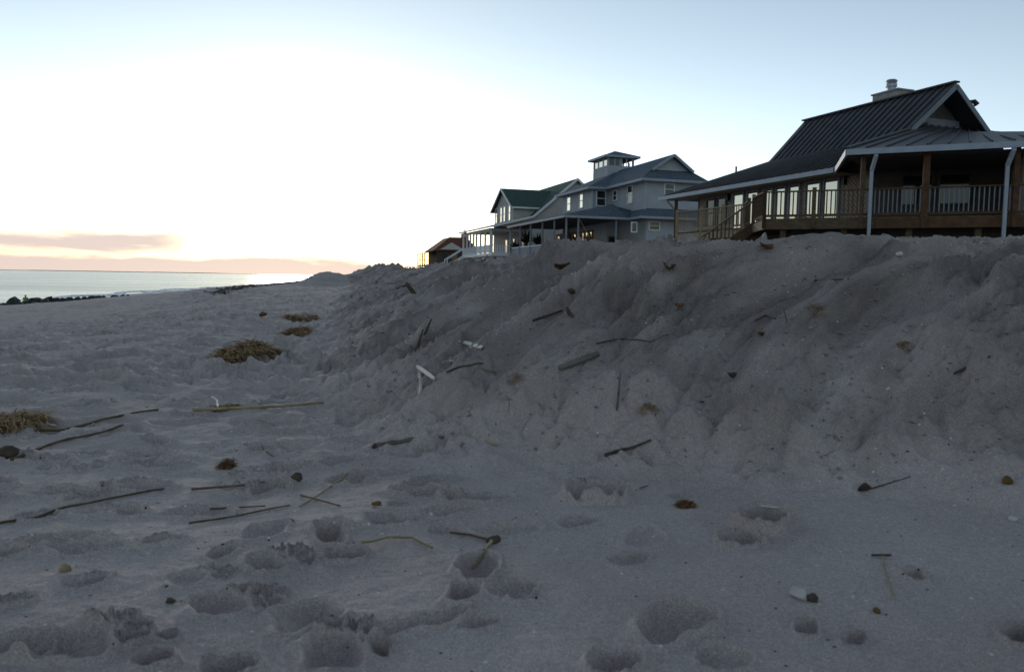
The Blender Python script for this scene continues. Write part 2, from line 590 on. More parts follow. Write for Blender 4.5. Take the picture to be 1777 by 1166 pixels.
shoe(818, 1000, 4, 0.030, 1.05)
mark(882, 1033, 0.05, 0.04, 70, 0.018)
mark(1034, 862, 0.125, 0.075, 80, 0.090, 0.2)
mark(1010, 868, 0.05, 0.05, 80, 0.03, 0.4)
mark(1005, 903, 0.06, 0.03, 80, 0.02, 0.6)
mark(1322, 908, 0.10, 0.075, 50, 0.090, 0.2)
mark(1285, 932, 0.075, 0.06, 60, 0.035, 0.4)
shoe(1110, 938, 20, 0.012, 1.0)
mark(1185, 860, 0.06, 0.03, 60, 0.012)
shoe(560, 802, 50, 0.020)
shoe(468, 806, 60, 0.022, 0.9)
mark(455, 842, 0.07, 0.05, 20, 0.02)
shoe(150, 803, 65, 0.024)
shoe(240, 800, 70, 0.020)
mark(238, 828, 0.09, 0.05, 60, 0.024, 0.5)
shoe(135, 884, 70, 0.026)
shoe(205, 775, 75, 0.02)
shoe(582, 938, -20, 0.026)
shoe(432, 932, 15, 0.017)
mark(280, 935, 0.06, 0.045, 50, 0.032, 0.7)
paw(478, 972, 40, 0.030)
paw(405, 1045, 50, 0.026, 1.25)
mark(535, 1070, 0.105, 0.075, 25, 0.022, 0.1)
mark(150, 1008, 0.07, 0.045, 60, 0.018, 0.2)
paw(148, 1118, 35, 0.036, 1.35)
mark(287, 1113, 0.03, 0.028, 0, 0.022)
mark(270, 1152, 0.05, 0.045, 20, 0.028, 0.6)
paw(590, 1128, 30, 0.034, 1.2)
mark(400, 1166, 0.06, 0.07, 80, 0.032)
mark(15, 1052, 0.05, 0.04, 60, 0.028)
mark(22, 1130, 0.07, 0.06, 60, 0.028)
shoe(735, 890, 70, 0.018)
shoe(840, 914, 80, 0.014)
mark(690, 872, 0.05, 0.03, 50, 0.018)
mark(890, 1018, 0.07, 0.05, 70, 0.016)
mark(745, 1082, 0.12, 0.035, 60, 0.022, 0.5)
mark(835, 1082, 0.07, 0.03, 60, 0.018, 0.5)
shoe(1130, 1105, 40, 0.030, 1.2)
mark(1250, 1140, 0.06, 0.04, 60, 0.016)
mark(1400, 1090, 0.05, 0.03, 30, 0.02, 0.5)
mark(1480, 1105, 0.05, 0.02, 60, 0.016, 0.5)
mark(905, 1035, 0.05, 0.04, 40, 0.018, 0.3)
mark(1760, 1100, 0.06, 0.04, 40, 0.03, 0.6)
mark(1590, 1000, 0.05, 0.03, 40, 0.02, 0.6)
shoe(640, 905, 60, 0.02)
shoe(40, 935, 75, 0.024)
shoe(330, 770, 70, 0.018)
shoe(60, 850, 70, 0.022)
shoe(660, 820, 40, 0.012)
shoe(300, 880, 80, 0.02)
shoe(100, 950, 75, 0.022)
paw(340, 1000, 50, 0.014, 0.9)
for i in range(150):      # heel scuffs further along the beach
    rg = random.Random(900 + i)
    yy = rg.uniform(2.2, 6.5)
    xx = rg.uniform(-4.2, -0.2) * yy / 5.0
    PRINTS.append((xx, yy, rg.uniform(0.06, 0.11), rg.uniform(0.035, 0.05), rg.uniform(20, 110), rg.uniform(0.018, 0.034), 0.5))

# bulldozed heaps at the far end of the beach: x, y, radius, height
for (px, Y, r_, h_) in ((566, 46, 1.3, 0.74), (600, 48, 1.2, 0.36), (640, 50, 1.5, 0.55), (664, 47, 1.2, 0.45),
                        (700, 52, 1.8, 0.42), (610, 60, 3.0, 0.5), (535, 44, 1.2, 0.10), (680, 62, 3.0, 0.5), (735, 58, 2.5, 0.3)):
    MOUNDS.append((at(px, 480, Y).x, Y, r_, h_))

# ------------------------------------------------------------------ mesh helpers
def link(name, me, material=None, parent=None):
    o = bpy.data.objects.new(name, me)
    col.objects.link(o)
    if material is not None and not me.materials:
        me.materials.append(material)
    if parent is not None:
        o.parent = parent
    return o


def tag(o, label=None, cat=None, group=None, kind=None):
    if label:
        o['label'] = label
    if cat:
        o['category'] = cat
    if group:
        o['group'] = group
    if kind:
        o['kind'] = kind
    return o


# ------------------------------------------------------------------ sand: one sheet from the camera's feet to the horizon
def build_sand():
    fine = np.arange(-38, 38.001, 0.082)
    right = 38 + np.cumsum(np.linspace(0.2, 6, 45)); right = right[right < 179]
    ang = np.radians(np.concatenate([-right[::-1], fine, right]))
    r1 = np.concatenate([np.exp(np.arange(math.log(0.4), math.log(1.3), 0.009)), np.exp(np.arange(math.log(1.3), math.log(3.2), 0.003)), np.exp(np.arange(math.log(3.2), math.log(4.5), 0.0046))])
    r2 = np.exp(np.arange(math.log(4.5) + 0.007, math.log(60), 0.0075))
    r3 = np.exp(np.arange(math.log(60) + 0.02, math.log(600), 0.03))
    r4 = np.exp(np.linspace(math.log(650), math.log(40000), 24))
    rad = np.concatenate([r1, r2, r3, r4])
    A, RR = np.meshgrid(ang, rad)
    x = (RR * np.sin(A)).ravel(); y = (RR * np.cos(A)).ravel()
    z = height(x, y)
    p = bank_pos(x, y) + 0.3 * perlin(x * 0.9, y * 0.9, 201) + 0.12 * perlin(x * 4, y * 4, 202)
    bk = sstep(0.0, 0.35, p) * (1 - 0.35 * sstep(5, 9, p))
    na, nr = len(ang), len(rad)
    verts = np.stack([x, y, z], 1)
    zc = zat(0.0, 0.001)
    verts = np.concatenate([verts, [[0, 0, zc]]])
    bk = np.concatenate([bk, [0]])
    i = np.arange(nr - 1)[:, None] * na; j = np.arange(na)[None, :]; j2 = (j + 1) % na
    quads = np.stack([i + j, i + na + j, i + na + j2, i + j2], -1).reshape(-1, 4)[:, ::-1]
    j = np.arange(na)
    tris = np.stack([np.full(na, nr * na), j, (j + 1) % na], 1)[:, ::-1]
    me = bpy.data.meshes.new('beach_sand')
    nq, nt_ = len(quads), len(tris)
    me.vertices.add(len(verts)); me.vertices.foreach_set('co', verts.ravel())
    me.loops.add(nq * 4 + nt_ * 3)
    me.loops.foreach_set('vertex_index', np.concatenate([quads.ravel(), tris.ravel()]).astype(np.int32))
    me.polygons.add(nq + nt_)
    me.polygons.foreach_set('loop_start', np.concatenate([np.arange(nq) * 4, nq * 4 + np.arange(nt_) * 3]).astype(np.int32))
    me.polygons.foreach_set('use_smooth', np.ones(nq + nt_, bool))
    me.update(calc_edges=True)
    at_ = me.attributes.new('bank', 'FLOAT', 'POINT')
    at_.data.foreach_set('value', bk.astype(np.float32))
    tt = (-0.6 * x + 0.8 * y); wv = 0.35 * perlin(x * 0.8, y * 0.8, 20)
    fl = np.stack([tt * 5.0 + wv * 3, (0.8 * x + 0.6 * y) * 0.9, np.zeros_like(tt)], 1)
    fl = np.concatenate([fl, [[0, 0, 0]]])
    at2 = me.attributes.new('flow', 'FLOAT_VECTOR', 'POINT')
    at2.data.foreach_set('vector', fl.astype(np.float32).ravel())
    o = link('beach_sand', me, M['sand'])
    tag(o, 'rippled grey sand of the beach, bank and footprints', kind='structure')
    return o


build_sand()

# ------------------------------------------------------------------ sea
def build_sea():
    n = 256
    vs = [(0, 0, SEA_Z)]
    fs = []
    rings = [20 * 1.33 ** k for k in range(27)]
    for r_ in rings:
        for k in range(n):
            a = 2 * math.pi * k / n
            vs.append((r_ * math.cos(a), r_ * math.sin(a), SEA_Z))
    for k in range(n):
        fs.append((0, 1 + k, 1 + (k + 1) % n))
    for i in range(len(rings) - 1):
        for k in range(n):
            a = 1 + i * n + k; b = 1 + i * n + (k + 1) % n
            fs.append((a, a + n, b + n, b))
    me = bpy.data.meshes.new('sea')
    me.from_pydata(vs, [], fs)
    tag(link('sea', me, M['sea']), 'calm silver sea reaching the horizon', kind='structure')


build_sea()

# --- SECTION HOUSES ---
# ------------------------------------------------------------------ more materials
M['metal_roof'] = mat('dark_metal_roof', (0.042, 0.042, 0.047), 0.5, 0.3, 0.25, 1.5, 0.15, 3.0, 0.0)
M['fascia'] = mat('grey_painted_trim', (0.28, 0.30, 0.335), 0.55, 0.4, 0.10, 3)
M['gutter'] = mat('pale_gutter_metal', (0.30, 0.34, 0.40), 0.45, 0.5, 0.08, 3)
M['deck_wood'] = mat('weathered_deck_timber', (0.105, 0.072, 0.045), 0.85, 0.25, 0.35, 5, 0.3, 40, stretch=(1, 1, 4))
M['deck_pale'] = mat('pale_sunlit_timber', (0.30, 0.235, 0.16), 0.85, 0.25, 0.25, 5, 0.3, 40, stretch=(1, 1, 4))  # low sunlight on the seaward timber put into a paler colour
M['stain_wood'] = mat('red_brown_stained_timber', (0.095, 0.048, 0.024), 0.8, 0.3, 0.3, 5, 0.3, 40)
M['diag_siding'] = mat('brown_board_siding', (0.27, 0.225, 0.175), 0.85, 0.25, 0.2, 3, 0.3, 25)
M['dark_wall'] = mat('shaded_porch_wall', (0.09, 0.085, 0.08), 0.85, 0.25, 0.2, 3)  # shade of porch and gable recess put into the colour; battens share it
M['stone_chimney'] = mat('pale_chimney_board', (0.30, 0.29, 0.27), 0.85, 0.25, 0.2, 4, 0.3, 20)
M['steel'] = mat('galvanised_steel', (0.32, 0.34, 0.38), 0.4, 0.5, 0.12, 6, metallic=0.6)
M['blue_siding'] = mat('blue_grey_clapboard', (0.36, 0.385, 0.415), 0.8, 0.3, 0.07, 1.2)
M['blue_shingle'] = mat('slate_blue_shingles', (0.085, 0.110, 0.135), 0.9, 0.2, 0.30, 5, 0.5, 9, bdist=0.03)
M['trim'] = mat('white_painted_trim', (0.66, 0.68, 0.70), 0.6, 0.4, 0.05, 3)
M['grey_post'] = mat('grey_painted_post', (0.20, 0.22, 0.25), 0.7, 0.3, 0.1, 3)
M['green_roof'] = mat('sea_green_shingles', (0.042, 0.078, 0.062), 0.85, 0.25, 0.25, 4, 0.4, 8, bdist=0.03)
M['cream_siding'] = mat('warm_grey_clapboard', (0.44, 0.41, 0.385), 0.8, 0.3, 0.07, 1.5)
M['red_roof'] = mat('brick_red_shingles', (0.13, 0.052, 0.034), 0.85, 0.25, 0.2, 3, 0.4, 8, bdist=0.03)
M['brown_wall'] = mat('dark_brown_cedar_wall', (0.075, 0.050, 0.036), 0.85, 0.25, 0.25, 3)
M['frame_brown'] = mat('brown_window_wood', (0.24, 0.105, 0.040), 0.6, 0.4, 0.2, 5)
M['dark_glass'] = mat('dark_window_glass', (0.012, 0.014, 0.018), 0.05, 0.6, 0.1, 1)
M['mirror_glass'] = mat('coated_window_glass', (0.46, 0.43, 0.37), 0.04, 0.5, 0.03, 0.6, metallic=1.0)
M['black_metal'] = mat('black_metal', (0.02, 0.02, 0.022), 0.5, 0.4, 0.1, 8)
M['rock'] = mat('wet_dark_rock', (0.022, 0.024, 0.022), 0.7, 0.4, 0.45, 2.5, 0.6, 7, bdist=0.05)
M['wrack'] = mat('dried_eelgrass', (0.20, 0.125, 0.062), 0.95, 0.15, 0.4, 14, color2=(0.40, 0.275, 0.15))
M['reed'] = mat('dry_reed', (0.11, 0.080, 0.045), 0.8, 0.25, 0.35, 12)
M['pale_reed'] = mat('pale_reed', (0.30, 0.235, 0.13), 0.75, 0.3, 0.3, 14)
M['driftwood'] = mat('grey_driftwood', (0.17, 0.15, 0.125), 0.9, 0.2, 0.4, 9, 0.6, 50, stretch=(1, 1, 3))
M['dark_wood'] = mat('wet_dark_wood', (0.085, 0.064, 0.048), 0.85, 0.25, 0.4, 12, 0.5, 60)
M['white_wood'] = mat('chipped_white_painted_wood', (0.42, 0.40, 0.37), 0.8, 0.25, 0.2, 16, 0.4, 60)
M['shell'] = mat('chalky_shell', (0.55, 0.52, 0.47), 0.6, 0.4, 0.2, 25)
M['leaf'] = mat('dead_leaf', (0.15, 0.080, 0.030), 0.8, 0.25, 0.35, 18)
M['dark_leaf'] = mat('rotten_leaf', (0.075, 0.055, 0.042), 0.8, 0.25, 0.35, 18)
M['palm'] = mat('palmetto_leaf', (0.028, 0.050, 0.022), 0.6, 0.35, 0.35, 3)
M['skin'] = mat('skin', (0.36, 0.22, 0.16), 0.6, 0.35, 0.06, 10)
M['green_shirt'] = mat('lime_green_shirt', (0.14, 0.27, 0.06), 0.8, 0.25, 0.08, 8)
M['dark_cloth'] = mat('dark_trousers', (0.03, 0.035, 0.05), 0.85, 0.25, 0.1, 8)
M['hair'] = mat('dark_hair', (0.020, 0.015, 0.012), 0.6, 0.35, 0.2, 30)
M['foam'] = mat('surf_foam', (0.75, 0.77, 0.78), 0.7, 0.3, 0.08, 2, 0.4, 8)
M['clod'] = mat('damp_sand_crumb', (0.27, 0.235, 0.205), 0.95, 0.15, 0.2, 40)
M['far_land'] = mat('far_low_shore', (0.10, 0.11, 0.13), 0.9, 0.1, 0.1, 0.01)

# ------------------------------------------------------------------ builders
ORG = {}


class MB:
    """collects faces in world space; build() links them as one mesh object under a thing"""

    def __init__(self):
        self.v, self.f = [], []

    def add(self, vs, fs):
        n = len(self.v)
        self.v += [tuple(p) for p in vs]
        self.f += [tuple(i + n for i in f) for f in fs]
        return self

    def hexa(self, a):
        return self.add(a, [(0, 3, 2, 1), (4, 5, 6, 7), (0, 1, 5, 4), (1, 2, 6, 5), (2, 3, 7, 6), (3, 0, 4, 7)])

    def box(self, F, u0, u1, v0, v1, z0, z1):
        return self.hexa([F(u0, v0, z0), F(u1, v0, z0), F(u1, v1, z0), F(u0, v1, z0),
                          F(u0, v0, z1), F(u1, v0, z1), F(u1, v1, z1), F(u0, v1, z1)])

    def bar(self, p, q, w, h=None, up=Vector((0, 0, 1))):
        """rectangular bar from p to q, w wide and h high"""
        h = h or w
        p, q = Vector(p), Vector(q)
        d = (q - p).normalized()
        if abs(d.dot(up)) > 0.97:
            up = Vector((0.3, 1, 0)).normalized()
        s = d.cross(up).normalized() * (w / 2)
        t = s.cross(d).normalized() * (h / 2)
        return self.hexa([p - s - t, p + s - t, q + s - t, q - s - t, p - s + t, p + s + t, q + s + t, q - s + t])

    def slab(self, poly, th, direction=None):
        """polygon thickened along direction (default straight down)"""
        d = Vector(direction) if direction is not None else Vector((0, 0, -1))
        n = len(poly)
        a = [Vector(p) for p in poly]
        b = [p + d * th for p in a]
        fs = [tuple(range(n)), tuple(range(2 * n - 1, n - 1, -1))]
        for i in range(n):
            j = (i + 1) % n
            fs.append((i, i + n, j + n, j))
        return self.add(a + b, fs)

    def tube(self, pts, rads, n=8):
        pts = [Vector(p) for p in pts]
        m = len(pts)
        base = len(self.v)
        ref = Vector((0, 0, 1))
        for i, p in enumerate(pts):
            d = (pts[min(i + 1, m - 1)] - pts[max(i - 1, 0)]).normalized()
            r0 = ref if abs(d.dot(ref)) < 0.95 else Vector((1, 0, 0))
            s = d.cross(r0).normalized()
            t = s.cross(d)
            for k in range(n):
                a = 2 * math.pi * k / n
                self.v.append(tuple(p + (s * math.cos(a) + t * math.sin(a)) * rads[i]))
        for i in range(m - 1):
            for k in range(n):
                a = base + i * n + k; b = base + i * n + (k + 1) % n
                self.f.append((a, b, b + n, a + n))
        self.f.append(tuple(base + k for k in range(n))[::-1])
        self.f.append(tuple(base + (m - 1) * n + k for k in range(n)))
        return self

    def build(self, name, material, parent=None, smooth=False, origin=None):
        org = origin if origin is not None else (ORG[parent.name] if parent is not None else Vector((0, 0, 0)))
        me = bpy.data.meshes.new(name)
        me.from_pydata([(Vector(p) - org)[:] for p in self.v], [], self.f)
        me.update()
        import bmesh
        bm = bmesh.new(); bm.from_mesh(me)
        bmesh.ops.recalc_face_normals(bm, faces=bm.faces)
        bm.to_mesh(me); bm.free()
        if smooth:
            for p in me.polygons:
                p.use_smooth = True
        o = link(name, me, material, parent)
        if parent is None:
            o.location = org
        ORG[o.name] = org
        return o


def thing(name, loc, label, cat, group=None):
    o = bpy.data.objects.new(name, None)
    o.empty_display_size = 0.3
    col.objects.link(o)
    o.location = loc
    ORG[o.name] = Vector(loc)
    return tag(o, label, cat, group)


def frame(deg):
    """local plan axes: u runs along the coast away from the camera, v inland; z above the camera"""
    a = R(deg)
    ux, uy = math.sin(a), math.cos(a)

    def F(u, v, z):
        return Vector((u * ux + v * uy, u * uy - v * ux, z + CAM_Z))
    return F


def clip(poly, z, keep_above):
    out = []
    n = len(poly)
    for i in range(n):
        a, b = poly[i], poly[(i + 1) % n]
        ia = (a[1] >= z) == keep_above or a[1] == z
        ib = (b[1] >= z) == keep_above or b[1] == z
        if ia:
            out.append(a)
        if ia != ib:
            t = (z - a[1]) / (b[1] - a[1])
            out.append((a[0] + t * (b[0] - a[0]), z))
    return out


def clapboard(name, P, outward, poly, material, parent, row=0.2, lap=0.03, thick=0.14):
    """wall of lapped boards; P(s, z) gives a world point, poly is convex in (s, z)"""
    m = MB()
    out = Vector(outward).normalized()
    m.slab([P(s, z) for s, z in poly], thick, -out)
    z0 = min(p[1] for p in poly); z1 = max(p[1] for p in poly)
    k = 0
    while z0 + k * row < z1 - 1e-4:
        lo, hi = z0 + k * row, min(z0 + (k + 1) * row, z1)
        c = clip(clip(poly, lo, True), hi, False)
        k += 1
        if len(c) < 3:
            continue
        vs = [P(s, z) + out * (0.004 + lap * (hi - z) / row) for s, z in c]
        m.slab(vs, 0.012, -out)
    return m.build(name, material, parent)


def window(P, out, s0, s1, z0, z1, parent, fm, gm, bars=1, fw=0.09, proud=0.09, vbars=0, name='window'):
    """frame, sash bars and panes standing proud of the wall line"""
    out = Vector(out).normalized()
    m = MB()

    def fb(a0, a1, b0, b1, d):
        m.slab([P(a0, b0) + out * d, P(a1, b0) + out * d, P(a1, b1) + out * d, P(a0, b1) + out * d], d - 0.01, -out)
    fb(s0 - fw, s0, z0 - fw, z1 + fw, proud)
    fb(s1, s1 + fw, z0 - fw, z1 + fw, proud)
    fb(s0, s1, z1, z1 + fw, proud)
    fb(s0, s1, z0 - fw, z0, proud + 0.03)
    for k in range(bars):
        zc = z0 + (z1 - z0) * (k + 1) / (bars + 1)
        fb(s0, s1, zc - 0.03, zc + 0.03, proud - 0.01)
    for k in range(vbars):
        sc = s0 + (s1 - s0) * (k + 1) / (vbars + 1)
        fb(sc - 0.025, sc + 0.025, z0, z1, proud - 0.015)
    w = m.build(name, fm, parent)
    edges = [z0 + (z1 - z0) * k / (bars + 1) for k in range(bars + 2)]
    for a, b in zip(edges[:-1], edges[1:]):
        g = MB()
        d = proud - 0.045
        g.slab([P(s0, a) + out * d, P(s1, a) + out * d, P(s1, b) + out * d, P(s0, b) + out * d], 0.012, -out)
        g.build('pane', gm, w)
    return w


def railing(pts, z, h, parent, pm, bm_, posts=True, gap=0.14, bal=0.035, post=0.11, rail=0.09, lift=0.1):
    """railing along world-plan points; every baluster and post its own piece"""
    ro = None
    for a, b in zip(pts[:-1], pts[1:]):
        o = MB().bar(a + Vector((0, 0, z[0] + h)), b + Vector((0, 0, z[1] + h)), rail * 1.5, rail * 0.55).build('railing', pm, parent)
        ro = ro or o
        MB().bar(a + Vector((0, 0, z[0] + lift)), b + Vector((0, 0, z[1] + lift)), rail * 0.5, rail).build('bottom_rail', pm, o)
    bme = None
    for a, b in zip(pts[:-1], pts[1:]):
        n = max(2, int((b - a).length / gap))
        for k in range(1, n):
            q = a.lerp(b, k / n)
            zz = z[0] + (z[1] - z[0]) * k / n
            if bme is None:
                m = MB().bar((0, 0, lift + 0.045), (0, 0, h - 0.02), bal)
                o = m.build('baluster', bm_, ro, origin=Vector((0, 0, 0)))
                bme = o.data
            else:
                o = link('baluster', bme, None, ro)
            o.location = q + Vector((0, 0, zz)) - ORG[parent.name]
            o.rotation_euler = (0, 0, math.atan2((b - a).y, (b - a).x))
    if posts:
        for q in pts:
            MB().bar(q + Vector((0, 0, z[0] - 0.35)), q + Vector((0, 0, z[0] + h + 0.12)), post).build('post', pm, parent)
    return ro


def metal_panels(roof, e0, e1, t0, t1, n, material):
    """standing-seam panels between eave line e0-e1 and top line t0-t1; each panel one piece with its seam"""
    e0, e1, t0, t1 = map(Vector, (e0, e1, t0, t1))
    nrm = (e1 - e0).cross(t0 - e0)
    if nrm.length < 1e-5:
        nrm = (e1 - e0).cross(t1 - e0)
    nrm.normalize()
    if nrm.z < 0:
        nrm = -nrm
    for k in range(n):
        a, b = k / n, (k + 1) / n
        g = 0.012
        p0 = e0.lerp(e1, a); p1 = e0.lerp(e1, b); q0 = t0.lerp(t1, a); q1 = t0.lerp(t1, b)
        off = nrm * 0.012
        m = MB()
        m.slab([p0 + off, p1 + off, q1 + off, q0 + off], 0.008, -nrm)
        m.bar(p0 + nrm * 0.04, q0 + nrm * 0.04, 0.045, 0.07, up=nrm)
        m.build('roof_panel', material, roof)

# ------------------------------------------------------------------ where a pixel's line of sight meets a house plane
def on_v(deg, px, py, v):
    d = ray(px, py); a = R(deg)
    uh = (math.sin(a), math.cos(a)); vh = (math.cos(a), -math.sin(a))
    s = v / (d.x * vh[0] + d.y * vh[1])
    return s * (d.x * uh[0] + d.y * uh[1]), s * d.z      # u, z above camera


def on_u(deg, px, py, u):
    d = ray(px, py); a = R(deg)
    uh = (math.sin(a), math.cos(a)); vh = (math.cos(a), -math.sin(a))
    s = u / (d.x * uh[0] + d.y * uh[1])
    return s * (d.x * vh[0] + d.y * vh[1]), s * d.z      # v, z above camera


# ================================================================== near house: dark metal roof, timber deck
def near_house():
    DG = -21
    F = frame(DG)
    h = thing('beach_house', F(30, 27, 0.9), 'nearest beach house, dark metal seam roof, wooden deck and covered porch', 'house')
    FL = 2.36
    EZ = 4.75
    # --- walls of the long side
    WV = 25.25
    out = F(0, -1, 0) - F(0, 0, 0)
    P = lambda s, z: F(s, WV, z)
    m = MB().slab([P(25.4, 2.0), P(37.6, 2.0), P(37.6, 5.2), P(25.4, 5.2)], 0.2, -out)
    m.slab([F(37.6, WV, 2.0), F(37.6, WV + 6, 2.0), F(37.6, WV + 6, 5.2), F(37.6, WV, 5.2)], 0.2, F(-1, 0, 0) - F(0, 0, 0))
    wall = m.build('wall', M['diag_siding'], h)
    # diagonal boards as thin battens
    bt = MB()
    for k in range(70):
        s0 = 24.0 + k * 0.2
        a, b = (s0, 2.2), (s0 + 2.6, 4.9)
        if a[0] < 25.5:
            t = (25.5 - a[0]) / (b[0] - a[0]); a = (25.5, a[1] + t * (b[1] - a[1]))
        if b[0] > 37.5:
            t = (37.5 - a[0]) / (b[0] - a[0]); b = (37.5, a[1] + t * (b[1] - a[1]))
        if b[0] - a[0] < 0.1 or a[0] > 37.4:
            continue
        bt.bar(P(*a) + out * 0.006, P(*b) + out * 0.006, 0.02, 0.012, up=out)
    bo = bt.build('siding_batten', M['dark_wall'], wall)
    bo['kind'] = 'stuff'
    for (x0, x1, yt) in ((1274, 1290, 337), (1298, 1315, 333.5), (1326, 1340, 328), (1348, 1363, 324), (1371, 1387, 320.5), (1401, 1423, 315), (1432, 1454.6, 310.5)):
        u1, zt = on_v(DG, x0, yt, WV - 0.05)
        u0, zt2 = on_v(DG, x1, yt, WV - 0.05)
        window(P, out, u0, u1, FL + 0.12, 4.42, h, M['grey_post'], M['mirror_glass'], bars=0, fw=0.11)
    for (x0, x1) in ((1228, 1240), (1246, 1259)):
        u1, _ = on_v(DG, x0, 350, WV - 0.05)
        u0, _ = on_v(DG, x1, 350, WV - 0.05)
        window(P, out, u0, u1, FL + 0.6, 4.30, h, M['dark_wall'], M['dark_glass'], bars=1, fw=0.1)
    for (px, py) in ((1465, 314), (1263, 343)):
        u, z = on_v(DG, px, py, WV - 0.12)
        m = MB().box(F, u - 0.07, u + 0.07, WV - 0.2, WV - 0.06, z - 0.16, z + 0.14)
        m.box(F, u - 0.1, u + 0.1, WV - 0.23, WV - 0.03, z + 0.142, z + 0.18)
        m.box(F, u - 0.03, u + 0.03, WV - 0.06, WV + 0.02, z - 0.05, z + 0.05)
        m.build('wall_lantern', M['black_metal'], h)
    # --- main roof (steep) and shallow seaward skirt roof
    ND = 25.05
    rz, bz = 8.40, 6.03
    rv, bv, ev = 29.25, 26.5, 24.25
    m = MB()
    m.slab([F(ND, bv, bz), F(33.4, bv, bz), F(34.1, rv, rz), F(ND, rv, rz)], 0.16)
    m.slab([F(ND, rv, rz), F(34.1, rv, rz), F(33.4, 2 * rv - bv + 0.6, bz - 0.53), F(ND, 2 * rv - bv + 0.6, bz - 0.53)], 0.16)
    roof = m.build('roof', M['metal_roof'], h)
    metal_panels(roof, F(ND, bv, bz), F(33.4, bv, bz), F(ND, rv, rz), F(34.1, rv, rz), 21, M['metal_roof'])
    MB().bar(F(ND - 0.05, rv, rz + 0.05), F(34.15, rv, rz + 0.05), 0.3, 0.07).build('ridge_cap', M['metal_roof'], roof)
    for s, e in ((bv, -1), (2 * rv - bv + 0.6, 1)):
        MB().bar(F(ND - 0.03, s, (bz if e < 0 else bz - 0.53) - 0.12), F(ND - 0.03, rv, rz - 0.12), 0.05, 0.2).build('rake_board', M['grey_post'], roof)
    # gable wall, set back under the overhang
    GU = 26.0
    m = MB()
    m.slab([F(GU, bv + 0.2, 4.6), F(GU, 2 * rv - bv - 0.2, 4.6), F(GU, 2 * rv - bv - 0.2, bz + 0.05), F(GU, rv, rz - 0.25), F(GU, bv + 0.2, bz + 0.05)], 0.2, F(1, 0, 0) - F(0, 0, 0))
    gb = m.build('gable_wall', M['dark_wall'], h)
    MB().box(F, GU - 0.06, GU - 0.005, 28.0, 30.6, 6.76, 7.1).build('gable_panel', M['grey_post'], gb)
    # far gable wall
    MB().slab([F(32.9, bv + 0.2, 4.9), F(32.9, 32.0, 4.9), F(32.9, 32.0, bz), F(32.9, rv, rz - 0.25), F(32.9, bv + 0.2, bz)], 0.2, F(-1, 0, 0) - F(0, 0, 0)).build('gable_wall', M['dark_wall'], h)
    # skirt roof with hip at its far end
    e0, e1 = F(26.3, ev, EZ), F(39.95, ev, EZ)
    t0, t1 = F(26.2, bv, bz - 0.02), F(33.3, bv, bz - 0.02)
    m = MB().slab([e0, e1, t1, t0], 0.14)
    m.slab([e1, F(39.95, 33.5, EZ), F(33.3, 31.5, bz - 0.02), t1], 0.14)
    sk = m.build('skirt_roof', M['metal_roof'], h)
    metal_panels(sk, e0, e1, t0, t1, 30, M['metal_roof'])
    MB().bar(e0 + Vector((0, 0, -0.1)) + out * 0.06, e1 + Vector((0, 0, -0.1)) + out * 0.06, 0.12, 0.2).build('gutter', M['gutter'], h)
    MB().slab([F(26, ev + 0.1, EZ - 0.2), F(39.3, ev + 0.1, EZ - 0.2), F(39.3, WV, EZ - 0.2), F(26, WV, EZ - 0.2)], 0.04).build('soffit', M['diag_siding'], h)
    # corner post and bent downspout at the far end
    MB().bar(F(39.0, 24.75, 1.2), F(39.0, 24.75, EZ - 0.2), 0.18).build('corner_post', M['deck_wood'], h)
    MB().bar(F(39.2, ev, EZ - 0.25), F(39.1, 24.9, EZ - 0.95), 0.09).bar(F(39.2, ev, EZ - 0.12), F(39.2, ev, EZ - 0.3), 0.09).build('downspout', M['gutter'], h)
    # roof vent pipe
    MB().tube([F(35.2, 25.9, 5.5), F(35.2, 25.9, 6.0)], [0.05, 0.05]).build('vent_pipe', M['black_metal'], h)
    # --- chimney
    c = MB().box(F, 28.3, 29.75, 29.45, 30.35, 7.8, 8.84).build('chimney', M['stone_chimney'], h)
    MB().box(F, 28.24, 29.81, 29.39, 30.41, 8.842, 8.91).build('chimney_cap', M['fascia'], c)
    q = F(29.1, 29.9, -0.17)
    zb = CAM_Z
    MB().tube([q + Vector((0, 0, 9.04)), q + Vector((0, 0, 9.33)), q + Vector((0, 0, 9.331)), q + Vector((0, 0, 9.46)), q + Vector((0, 0, 9.47)), q + Vector((0, 0, 9.6)), q + Vector((0, 0, 9.66))],
              [0.19, 0.19, 0.25, 0.25, 0.21, 0.26, 0.2], 14).build('flue', M['steel'], c)
    # bent hood vent on the inland slope
    p0 = F(25.3, 30.25, 7.45)
    MB().tube([p0, p0 + Vector((0.03, 0, 0.22)), p0 + Vector((0.10, 0, 0.32)), p0 + Vector((0.28, 0, 0.34)), p0 + Vector((0.40, 0, 0.20))], [0.07, 0.07, 0.08, 0.10, 0.12], 10).build('hood_vent', M['black_metal'], h)
    # --- angled porch wing
    wd = Vector((0.906, -0.423, 0)); wn_ = Vector((-0.423, -0.906, 0))     # along the front, towards the sea
    P0 = Vector((11.65, 28.4, CAM_Z + 4.70))
    A = F(25.95, 28.7, 6.80); B = F(25.95, 37.5, 6.80)
    P1 = P0 + wd * 12
    dn_ = Vector((0, 0, -0.3))
    m = MB().slab([P0 + dn_ * 0.2, P1 + dn_ * 0.2, A + dn_], 0.1)
    m.slab([P1 + dn_ * 0.2, B + dn_, A + dn_], 0.1)
    m.slab([P0, A, F(26.2, bv, bz - 0.1), e0 + Vector((0, 0, -0.05))], 0.1)
    pr = m.build('porch_roof', M['metal_roof'], h)
    metal_panels(pr, P0, P1, P0.lerp(A, 0.985), A.lerp(B, 0.9), 19, M['metal_roof'])
